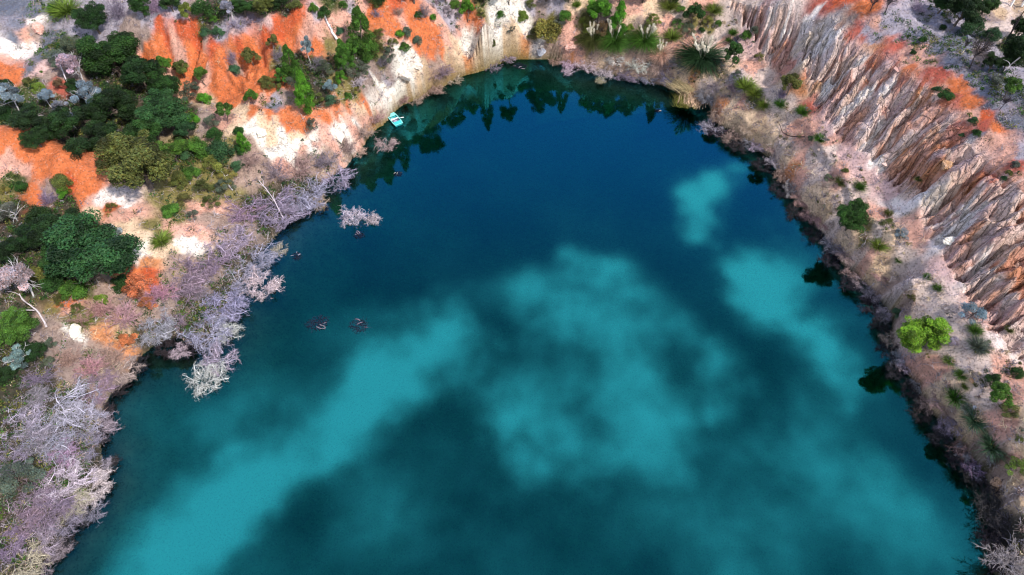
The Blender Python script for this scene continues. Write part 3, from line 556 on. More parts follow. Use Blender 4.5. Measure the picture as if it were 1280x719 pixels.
# the water: one closed body, its sides buried in the banks
x0, x1, y0, y1, zb = -75, 75, -75, 128, -9.0
V = [(x0, y0, 0), (x1, y0, 0), (x1, y1, 0), (x0, y1, 0), (x0, y0, zb), (x1, y0, zb), (x1, y1, zb), (x0, y1, zb)]
o = link('lake_water', mesh_from('lake_water', V, [(0, 1, 2, 3), (7, 6, 5, 4), (0, 4, 5, 1), (1, 5, 6, 2), (2, 6, 7, 3), (3, 7, 4, 0)], M_WATER)); o['kind'] = 'structure'
# ------------------------------------------------------------------ plant makers (unit size: one wide, one tall; copies are scaled)
def unit(v): return v / np.maximum(np.linalg.norm(v, axis=-1, keepdims=True), 1e-9)


def tubes(P, Rd, sides=3):
    """P (m,k,3) lines, Rd (m,k) radii -> vertices, quads"""
    m, k, _ = P.shape
    T = np.empty_like(P); T[:, 1:-1] = P[:, 2:] - P[:, :-2]; T[:, 0] = P[:, 1] - P[:, 0]; T[:, -1] = P[:, -1] - P[:, -2]
    T = unit(T)
    ref = np.where(np.abs(T[..., 2:3]) > 0.9, np.array([1.0, 0, 0]), np.array([0, 0, 1.0]))
    A = unit(np.cross(T, ref)); B = np.cross(T, A)
    V = []
    for s in range(sides):
        an = 2 * math.pi * s / sides
        V.append(P + (A * math.cos(an) + B * math.sin(an)) * Rd[..., None])
    V = np.stack(V, 2).reshape(-1, 3)
    i = np.arange(m * k * sides).reshape(m, k, sides)
    a = i[:, :-1, :]; b = i[:, 1:, :]
    F = np.stack([a, np.roll(a, -1, 2), np.roll(b, -1, 2), b], -1).reshape(-1, 4)
    return V, F


def grow(rng, base, dirs, length, k, wander, droop, lift=0.0):
    """lines that wander: base (m,3), dirs (m,3), length (m,)"""
    m = len(base); P = np.empty((m, k, 3)); P[:, 0] = base; d = unit(dirs.astype(float)); st = length / (k - 1)
    bend = rng.normal(0, 1, (m, 3))
    for j in range(1, k):
        d = unit(d + rng.normal(0, wander, (m, 3)) + bend * wander * 0.6 + np.array([0, 0, -1.0]) * droop * (j / k) + np.array([0, 0, 1.0]) * lift)
        P[:, j] = P[:, j - 1] + d * st[:, None]
    return P


def pick(rng, P, n, lo=0.3, hi=1.0):
    """points and tangents along given lines"""
    m, k, _ = P.shape
    i = rng.integers(0, m, n); f = (lo + (hi - lo) * rng.random(n)) * (k - 1); j = np.minimum(f.astype(int), k - 2); fr = (f - j)[:, None]
    return P[i, j] * (1 - fr) + P[i, j + 1] * fr, unit(P[i, j + 1] - P[i, j])


def leaves(rng, C, Nn, size, narrow=0.5):
    """one small pointed leaf clump (a bent rhomb) at each C facing Nn"""
    n = len(C); u = unit(np.cross(Nn, rng.normal(0, 1, (n, 3)))); v = np.cross(Nn, u)
    s = size * (0.6 + 0.8 * rng.random(n))[:, None]
    V = np.stack([C - u * s, C + v * s * narrow + Nn * s * 0.25, C + u * s, C - v * s * narrow + Nn * s * 0.25], 1).reshape(-1, 3)
    return V, np.arange(n * 4).reshape(n, 4)


def lobed(rng, lobes, n, size, up=0.35, narrow=0.5, shell=0.72, tv=0.22, jit=0.55):
    lobes = np.asarray(lobes, float)
    w = (lobes[:, 3] * lobes[:, 4] * lobes[:, 5]) ** (2 / 3); i = rng.choice(len(lobes), n, p=w / w.sum())
    d = unit(rng.normal(0, 1, (n, 3)) + np.array([0, 0, up])); r = shell + (1.06 - shell) * rng.random(n) ** 0.7
    r *= 1 + 0.12 * rng.normal(0, 1, n)
    C = lobes[i, :3] + d * lobes[i, 3:6] * r[:, None]
    Nn = unit(d + rng.normal(0, jit, (n, 3)) + np.array([0, 0, 0.25]))
    lt = 1 + tv * rng.normal(0, 1, len(lobes))
    t = np.clip(lt[i] * (1 + 0.25 * rng.normal(0, 1, n)), 0.35, 1.9)
    keep = C[:, 2] > 0.005
    V, F = leaves(rng, C[keep], Nn[keep], size, narrow)
    tint = np.repeat(t[keep], 4)
    hue = np.repeat(rng.normal(0, 0.07, keep.sum()), 4)
    return V, F, np.clip(np.stack([tint * (1 + hue * 1.6), tint, tint * (1 - hue)], 1), 0.2, 2.2)


def merge(parts):
    """[(V,F,tint)] -> one"""
    V = []; F = []; T = []; o = 0
    for v, f, t in parts:
        t = np.asarray(t, float)
        if t.ndim == 0: t = np.full((len(v), 3), float(t))
        if t.ndim == 1: t = np.repeat(t[:, None], 3, 1)
        V.append(v); F.append(f + o); T.append(t); o += len(v)
    return np.vstack(V), np.vstack(F), np.vstack(T)


def woody(rng, trunk_r, height, limbs, spread, name, sides=6, twig=True, lean=0.06, ll=1.0):
    """trunk with limbs, as one mesh"""
    tp = grow(rng, np.array([[0, 0, -0.04]]), np.array([[rng.normal(0, lean), rng.normal(0, lean), 1.0]]), np.array([height]), 7, 0.07, 0)
    v, f = tubes(tp, np.linspace(trunk_r, trunk_r * 0.45, 7)[None], sides)
    L_ = [(v, f, 1.0)]
    if limbs:
        b, t = pick(rng, tp, limbs, 0.35, 1.0)
        an = rng.random(limbs) * 2 * math.pi
        d = np.stack([np.cos(an) * spread, np.sin(an) * spread, 0.6 + 0.5 * rng.random(limbs)], 1)
        lp = grow(rng, b, d, ll * (0.3 + 0.25 * rng.random(limbs)), 6, 0.14, 0)
        v, f = tubes(lp, np.linspace(trunk_r * 0.5, trunk_r * 0.15, 6)[None].repeat(limbs, 0), 4)
        L_.append((v, f, 1.05))
        if twig:
            b, t = pick(rng, lp, limbs * 4, 0.3, 1.0)
            tp2 = grow(rng, b, t + rng.normal(0, 0.6, t.shape), ll * (0.12 + 0.1 * rng.random(len(b))), 4, 0.15, 0)
            v, f = tubes(tp2, np.linspace(trunk_r * 0.17, trunk_r * 0.06, 4)[None].repeat(len(b), 0), 3)
            L_.append((v, f, 1.1))
    V, F, T = merge(L_)
    return mesh_from(name, V, F, M_WOOD, tint=T, smooth_=True)


def dome_lobes(rng, n, rad, lo, hi, lr):
    an = rng.random(n) * 2 * math.pi; h = rng.random(n); rr = rad * np.sqrt(rng.random(n)) * np.sqrt(np.clip(1 - (h - 0.25) ** 2 * 1.2, 0.1, 1))
    z = lo + (hi - lo) * (1 - (rr / max(rad, 1e-6)) ** 2 * 0.75) * (0.35 + 0.65 * h)
    r = lr * (0.7 + 0.6 * rng.random(n))
    return np.stack([np.cos(an) * rr, np.sin(an) * rr, z, r, r, r * 0.85], 1)


PROTO = {}


def proto(kind, make, n):
    PROTO[kind] = [make(np.random.default_rng(1000 + 37 * i + sum(map(ord, kind)))) for i in range(n)]


def lf(name, dat): return mesh_from(name, *dat[:2], M_LEAF, tint=dat[2])


def mk_round(r):        # broad dense crown
    n = 7; an = np.arange(n) * 6.283 / (n - 1) + r.random(n) * 0.9; q = 0.17 + 0.13 * r.random(n); q[-1] = 0.03
    lob = []
    for j in range(n):          # several billows, each a cluster of leaf clumps
        cx_, cy_, cz_, rr = math.cos(an[j]) * q[j], math.sin(an[j]) * q[j], 0.40 + 0.30 * r.random() + (0.12 if j == n - 1 else 0), 0.15 + 0.07 * r.random()
        for k in range(12):
            d = unit(r.normal(0, 1, 3)); d[2] = d[2] * 0.8 + 0.1; e = rr * (0.45 + 0.55 * r.random()); s = 0.05 + 0.055 * r.random()
            lob.append((cx_ + d[0] * e, cy_ + d[1] * e, max(0.12, cz_ + d[2] * e * 1.15), s, s, s * 0.85))
    return [('crown', lf('crown', lobed(r, lob, 21000, 0.0150, tv=0.4, jit=0.7, shell=0.8)), None), ('trunk', woody(r, 0.035, 0.52, 9, 0.9, 'trunk', ll=0.6), 'w')]


def mk_airy(r):         # small tree, open crown, trunk shows
    lob = dome_lobes(r, 17, 0.36, 0.42, 0.88, 0.105)
    return [('crown', lf('crown', lobed(r, lob, 5200, 0.024, tv=0.34, jit=0.8)), None), ('trunk', woody(r, 0.026, 0.58, 7, 0.7, 'trunk', lean=0.12, ll=0.7), 'w')]


def mk_cone(r):         # tall tapering wattle or cypress with upswept sprays
    lob = []
    for k in range(64):
        h = r.random() ** 0.8; rad = 0.47 * (1 - h) ** 0.62 * (0.35 + 0.65 * min(1, h / 0.12)); an = r.random() * 6.283; q = rad * (0.55 + 0.45 * r.random())
        s = 0.07 + 0.07 * (1 - h)
        lob.append((math.cos(an) * q, math.sin(an) * q, 0.08 + 0.84 * h, s, s, 0.055 + 0.03 * r.random()))
    return [('crown', lf('crown', lobed(r, lob, 13000, 0.019, up=0.7, tv=0.28, narrow=0.4)), None), ('trunk', woody(r, 0.03, 0.8, 0, 0.5, 'trunk'), 'w')]


def mk_gum(r):          # grey gum: separate leaf clusters on pale limbs
    lob = dome_lobes(r, 17, 0.38, 0.45, 0.9, 0.095)
    lob[:, 5] *= 0.7
    return [('crown', lf('crown', lobed(r, lob, 5200, 0.020, tv=0.3, jit=0.9)), None), ('trunk', woody(r, 0.022, 0.7, 10, 0.9, 'trunk', lean=0.15), 'w')]


def mk_shrub(r):        # low leafy dome
    lob = dome_lobes(r, 20, 0.36, 0.12, 0.72, 0.15)
    return [('foliage', lf('foliage', lobed(r, lob, 5200, 0.026, tv=0.34, jit=0.8)), None), ('stem', woody(r, 0.025, 0.4, 5, 1.0, 'stem', 4, False), 'w')]


def mk_loose(r):        # thin shrub, stems between leaf clumps
    lob = dome_lobes(r, 15, 0.40, 0.15, 0.8, 0.11)
    return [('foliage', lf('foliage', lobed(r, lob, 3000, 0.024, tv=0.34, narrow=0.35, jit=0.9)), None), ('stem', woody(r, 0.018, 0.45, 10, 1.1, 'stem', 4), 'w')]


def blades(r, n, spread, wid, droop, k=5):
    an = r.random(n) * 6.283; rad = 0.12 * np.sqrt(r.random(n)); ti = spread * np.sqrt(r.random(n))
    b = np.stack([np.cos(an) * rad, np.sin(an) * rad, np.zeros(n) - 0.02], 1)
    d = np.stack([np.cos(an) * np.sin(ti), np.sin(an) * np.sin(ti), np.cos(ti)], 1) + r.normal(0, 0.12, (n, 3))
    P = grow(r, b, d, 0.55 + 0.5 * r.random(n), k, 0.05, droop)
    P[..., 2] = np.maximum(P[..., 2], -0.03)
    v, f = tubes(P, np.linspace(wid, wid * 0.25, k)[None].repeat(n, 0), 3)
    t = np.repeat(np.clip(1 + 0.5 * r.normal(0, 1, n), 0.3, 2.2), k * 3)
    return v, f, np.stack([t, t, t], 1)


def mk_tuft(r):
    return [('blades', lf('blades', blades(r, 520, 1.0, 0.016, 0.25)), None)]


def mk_pampas(r):
    out = [('blades', lf('blades', blades(r, 1100, 1.2, 0.010, 0.5, 6)), None)]
    for q in range(9):
        an = r.random() * 6.283; rad = 0.22 * r.random() ** 0.5
        P = grow(r, np.array([[math.cos(an) * rad * 0.5, math.sin(an) * rad * 0.5, 0.1]]), np.array([[math.cos(an) * 0.3, math.sin(an) * 0.3, 1.0]]), np.array([0.78 + 0.3 * r.random()]), 6, 0.04, 0.05)
        v, f = tubes(P, np.full((1, 6), 0.006), 3)
        c, t = pick(r, P, 170, 0.66, 1.0)
        lv, lf_ = leaves(r, c + r.normal(0, 0.018, c.shape), unit(r.normal(0, 1, c.shape)), 0.028, 0.3)
        V, F, T = merge([(v, f, 0.8), (lv, lf_, 1.0)])
        out.append(('plume', mesh_from('plume', V, F, M_LEAF, tint=T), 'p'))
    return out


def mk_curl(r):         # dead drowned scrub: a mat of fine bare twigs that arch over and curl at their ends
    m = 46; an = r.random(m) * 6.283; q = 0.40 * np.sqrt(r.random(m)); ti = 0.5 + 1.1 * q / 0.4
    b = np.stack([np.cos(an) * q * 0.75, np.sin(an) * q * 0.75, np.zeros(m)], 1); b[:, 2] -= 0.03
    a2 = an + r.normal(0, 0.7, m)
    d = np.stack([np.cos(a2) * np.sin(ti), np.sin(a2) * np.sin(ti), np.cos(ti) + 0.25], 1)
    P1 = grow(r, b, d, 0.30 + 0.25 * r.random(m), 9, 0.22, 0.42); P1[..., 2] *= 1.9
    b, t = pick(r, P1, 520, 0.15, 1.0)
    P2 = grow(r, b, t + r.normal(0, 0.9, t.shape), 0.12 + 0.14 * r.random(len(b)), 7, 0.38, 0.40)
    b, t = pick(r, P2, 2600, 0.1, 1.0)
    P3 = grow(r, b, t + r.normal(0, 1.0, t.shape), 0.04 + 0.07 * r.random(len(b)), 4, 0.45, 0.3)
    parts = []
    for P, r0, r1, tv in ((P1, 0.0080, 0.0042, 1.1), (P2, 0.0044, 0.0030, 1.05), (P3, 0.0032, 0.0024, 0.95)):
        P[..., 2] = np.where(P[..., 2] < 0.01, 0.01 + (P[..., 2] - 0.01) * 0.2, P[..., 2])
        n, k = P.shape[:2]
        v, f = tubes(P, np.linspace(r0, r1, k)[None].repeat(n, 0), 3)
        parts.append((v, f, np.repeat(np.clip(tv * (1 + 0.28 * r.normal(0, 1, n)), 0.35, 1.7), k * 3)))
    a = merge(parts[:1]); c = merge(parts[1:])
    return [('branches', mesh_from('branches', *a[:2], M_WOOD, tint=a[2]), 'w'), ('twigs', mesh_from('twigs', *c[:2], M_WOOD, tint=c[2]), None)]


def mk_bare(r):         # leafless upright bush: a haze of thin stems
    m = 26; an = r.random(m) * 6.283; ti = 0.75 * np.sqrt(r.random(m))
    b = np.stack([np.cos(an), np.sin(an), np.zeros(m)], 1) * (0.10 * np.sqrt(r.random(m)))[:, None]; b[:, 2] -= 0.04
    d = np.stack([np.cos(an) * np.sin(ti), np.sin(an) * np.sin(ti), np.cos(ti)], 1)
    P1 = grow(r, b, d, 0.55 + 0.3 * r.random(m), 7, 0.10, 0.04)
    b, t = pick(r, P1, 260, 0.2, 1.0)
    P2 = grow(r, b, t + r.normal(0, 0.5, t.shape), 0.14 + 0.16 * r.random(len(b)), 5, 0.16, 0.03)
    b, t = pick(r, P2, 1000, 0.2, 1.0)
    P3 = grow(r, b, t + r.normal(0, 0.6, t.shape), 0.05 + 0.08 * r.random(len(b)), 3, 0.2, 0.02)
    parts = []
    for P, r0, r1, tv in ((P1, 0.009, 0.005, 1.0), (P2, 0.0048, 0.0034, 1.0), (P3, 0.0040, 0.0030, 1.0)):
        n, k = P.shape[:2]
        v, f = tubes(P, np.linspace(r0, r1, k)[None].repeat(n, 0), 3)
        parts.append((v, f, np.repeat(np.clip(tv * (1 + 0.22 * r.normal(0, 1, n)), 0.4, 1.6), k * 3)))
    a = merge(parts[:1]); c = merge(parts[1:])
    return [('branches', mesh_from('branches', *a[:2], M_WOOD, tint=a[2]), 'w'), ('twigs', mesh_from('twigs', *c[:2], M_WOOD, tint=c[2]), None)]


def mk_deadtree(r):     # bare standing tree with a visible trunk
    tr = woody(r, 0.03, 0.85, 9, 0.6, 'trunk', lean=0.2)
    P0 = grow(r, np.zeros((14, 3)) + np.array([0, 0, 0.45]) + r.normal(0, 0.03, (14, 3)), np.stack([r.normal(0, 0.6, 14), r.normal(0, 0.6, 14), np.ones(14)], 1), 0.35 + 0.2 * r.random(14), 6, 0.12, 0)
    b, t = pick(r, P0, 240, 0.2, 1.0)
    P1 = grow(r, b, t + r.normal(0, 0.5, t.shape), 0.1 + 0.14 * r.random(240), 4, 0.18, 0)
    v0, f0 = tubes(P0, np.linspace(0.010, 0.005, 6)[None].repeat(14, 0), 3); v1, f1 = tubes(P1, np.linspace(0.0055, 0.004, 4)[None].repeat(240, 0), 3)
    V, F, T = merge([(v0, f0, 1.0), (v1, f1, 1.0)])
    return [('trunk', tr, 'w'), ('branches', mesh_from('branches', V, F, M_WOOD, tint=T), None)]


def mk_snag(r):         # drowned bush: dark twigs just breaking the surface, a few pale crooked branch ends above them
    m = 7; an = r.random(m) * 6.283
    b = np.stack([np.cos(an), np.sin(an), np.zeros(m)], 1) * (0.25 * np.sqrt(r.random(m)))[:, None]; b[:, 2] = -0.2
    d = np.stack([np.cos(an + 1.5) * 0.7, np.sin(an + 1.5) * 0.7, np.ones(m)], 1)
    P1 = grow(r, b, d, 0.55 + 0.25 * r.random(m), 9, 0.25, 0.7)
    v0, f0 = tubes(P1, np.linspace(0.034, 0.020, 9)[None].repeat(m, 0), 4)
    n = 420; an = r.random(n) * 6.283; q = 0.5 * r.random(n) ** 0.6
    b = np.stack([np.cos(an) * q, np.sin(an) * q * 0.8, np.zeros(n) - 0.02], 1)
    P2 = grow(r, b, np.stack([r.normal(0, 1, n), r.normal(0, 1, n), np.full(n, 0.25)], 1), 0.1 + 0.12 * r.random(n), 4, 0.3, 0.1); P2[..., 2] = np.clip(P2[..., 2], -0.05, 0.10)
    v1, f1 = tubes(P2, np.full((n, 4), 0.010), 3)
    return [('drowned_twigs', mesh_from('drowned_twigs', v1, f1, M_WOOD, tint=np.full(len(v1), 1.0)), 'd'), ('branch_ends', mesh_from('branch_ends', v0, f0, M_WOOD, tint=np.full(len(v0), 1.0)), None)]


def mk_reeds(r):        # flattened dry reeds lying in one sweep
    n = 520; b = np.stack([r.uniform(-0.5, 0.1, n), r.normal(0, 0.15, n), np.abs(r.normal(0, 0.18, n))], 1)
    d = np.stack([np.ones(n), r.normal(0, 0.22, n), r.normal(0.0, 0.12, n)], 1)
    P = grow(r, b, d, 0.25 + 0.35 * r.random(n), 5, 0.05, 0.05); P[..., 2] = np.maximum(P[..., 2], 0.02)
    v, f = tubes(P, np.linspace(0.006, 0.003, 5)[None].repeat(n, 0), 3)
    t = np.repeat(np.clip(1 + 0.35 * r.normal(0, 1, n), 0.3, 1.8), 15)
    return [('stalks', mesh_from('stalks', v, f, M_LEAF, tint=t), None)]


for k_, f_, n_ in (('round', mk_round, 4), ('airy', mk_airy, 4), ('cone', mk_cone, 3), ('gum', mk_gum, 3), ('shrub', mk_shrub, 5), ('loose', mk_loose, 4), ('tuft', mk_tuft, 3),
                   ('pampas', mk_pampas, 2), ('curl', mk_curl, 5), ('bare', mk_bare, 4), ('deadtree', mk_deadtree, 3), ('snag', mk_snag, 3), ('reeds', mk_reeds, 3)):
    proto(k_, f_, n_)
NAMES = {'round': ('leafy_tree', 'tree'), 'airy': ('small_tree', 'tree'), 'cone': ('conical_tree', 'tree'), 'gum': ('gum_tree', 'tree'), 'shrub': ('shrub', 'shrub'), 'loose': ('thin_shrub', 'shrub'),
         'tuft': ('grass_tuft', 'grass tuft'), 'pampas': ('plumed_grass', 'grass clump'), 'curl': ('dead_scrub', 'dead shrub'), 'bare': ('bare_shrub', 'bare shrub'), 'deadtree': ('dead_tree', 'dead tree'),
         'snag': ('drowned_bush', 'dead bush'), 'reeds': ('fallen_reeds', 'reeds')}
# leaf and bark colours
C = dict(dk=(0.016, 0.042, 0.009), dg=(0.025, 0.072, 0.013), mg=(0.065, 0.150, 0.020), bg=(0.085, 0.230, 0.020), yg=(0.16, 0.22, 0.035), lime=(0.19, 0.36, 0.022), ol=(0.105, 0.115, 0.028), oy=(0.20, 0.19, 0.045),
         bl=(0.028, 0.076, 0.026), te=(0.055, 0.125, 0.06), gg=(0.10, 0.125, 0.085), ge=(0.26, 0.29, 0.33), pg=(0.42, 0.34, 0.37), sg=(0.20, 0.26, 0.30), rust=(0.55, 0.17, 0.08), rose=(0.42, 0.22, 0.24), brown=(0.16, 0.10, 0.05),
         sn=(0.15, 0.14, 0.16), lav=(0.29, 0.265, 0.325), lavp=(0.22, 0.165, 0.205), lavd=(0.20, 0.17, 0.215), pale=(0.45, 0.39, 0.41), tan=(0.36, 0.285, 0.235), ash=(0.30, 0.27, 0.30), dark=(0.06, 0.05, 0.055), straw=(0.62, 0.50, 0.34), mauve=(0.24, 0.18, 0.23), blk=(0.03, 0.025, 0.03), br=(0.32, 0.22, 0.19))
BARK = {'gum': (0.55, 0.52, 0.52), 'curl': (0.62, 0.55, 0.60), 'pampas': (0.80, 0.74, 0.62)}
_prng = random.Random(21)
USED = {}


def plant(kind, cx, cy, w, r, col, label, group=None, wood=None, yaw=None, sink=0.0):
    """kind at the pixel (cx, cy) its middle shows at in the photograph, W pixels wide, R = height over width"""
    h = 3.0
    for _ in range(3):
        x, y, z, t = hit(cx, cy, h * 0.5)
        W = w * (0.8 if kind == 'tuft' else 0.92 if kind == 'curl' else 1.0) * t / FOC; h = r * W
    vs = PROTO[kind]; USED[kind] = USED.get(kind, _prng.randrange(9)) + 1
    parts = vs[USED[kind] % len(vs)]
    name, cat = NAMES[kind]
    yaw = _prng.random() * 6.283 if yaw is None else yaw
    k = 0.94 + 0.12 * _prng.random()
    sc = (W * k, W / k, h)
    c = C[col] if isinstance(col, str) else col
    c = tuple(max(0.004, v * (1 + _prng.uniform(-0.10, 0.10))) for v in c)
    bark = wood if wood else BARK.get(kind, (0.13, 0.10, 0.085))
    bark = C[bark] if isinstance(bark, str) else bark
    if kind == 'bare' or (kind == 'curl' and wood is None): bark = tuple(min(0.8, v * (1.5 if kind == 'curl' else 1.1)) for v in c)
    if kind == 'deadtree' and wood is None: bark = c
    if len(parts) == 1 or w < 13 and kind not in ('pampas', 'snag'):
        if len(parts) == 1: me_ = parts[0][1]
        else: me_ = JOINED(kind, USED[kind] % len(vs))
        o = link(name, me_, None, (x, y, z - sink * h), yaw, sc, c)
        tag(o, label, cat, group)
        return o
    root = bpy.data.objects.new(name, None); COL.objects.link(root); root.location = (x, y, z - sink * h); root.rotation_euler = (0, 0, yaw); root.empty_display_size = 0.3
    tag(root, label, cat, group)
    for pn, me_, role in parts:
        link(pn, me_, root, (0, 0, 0), 0.0, sc, (0.012, 0.014, 0.030) if role == 'd' else bark if role else c)
    return root


_joined = {}


def JOINED(kind, i):
    """the leafy or twiggy body only, for copies too small to show a stem"""
    if (kind, i) not in _joined:
        _joined[(kind, i)] = [p[1] for p in PROTO[kind][i:i + 1][0] if p[2] is None][0]
    return _joined[(kind, i)]
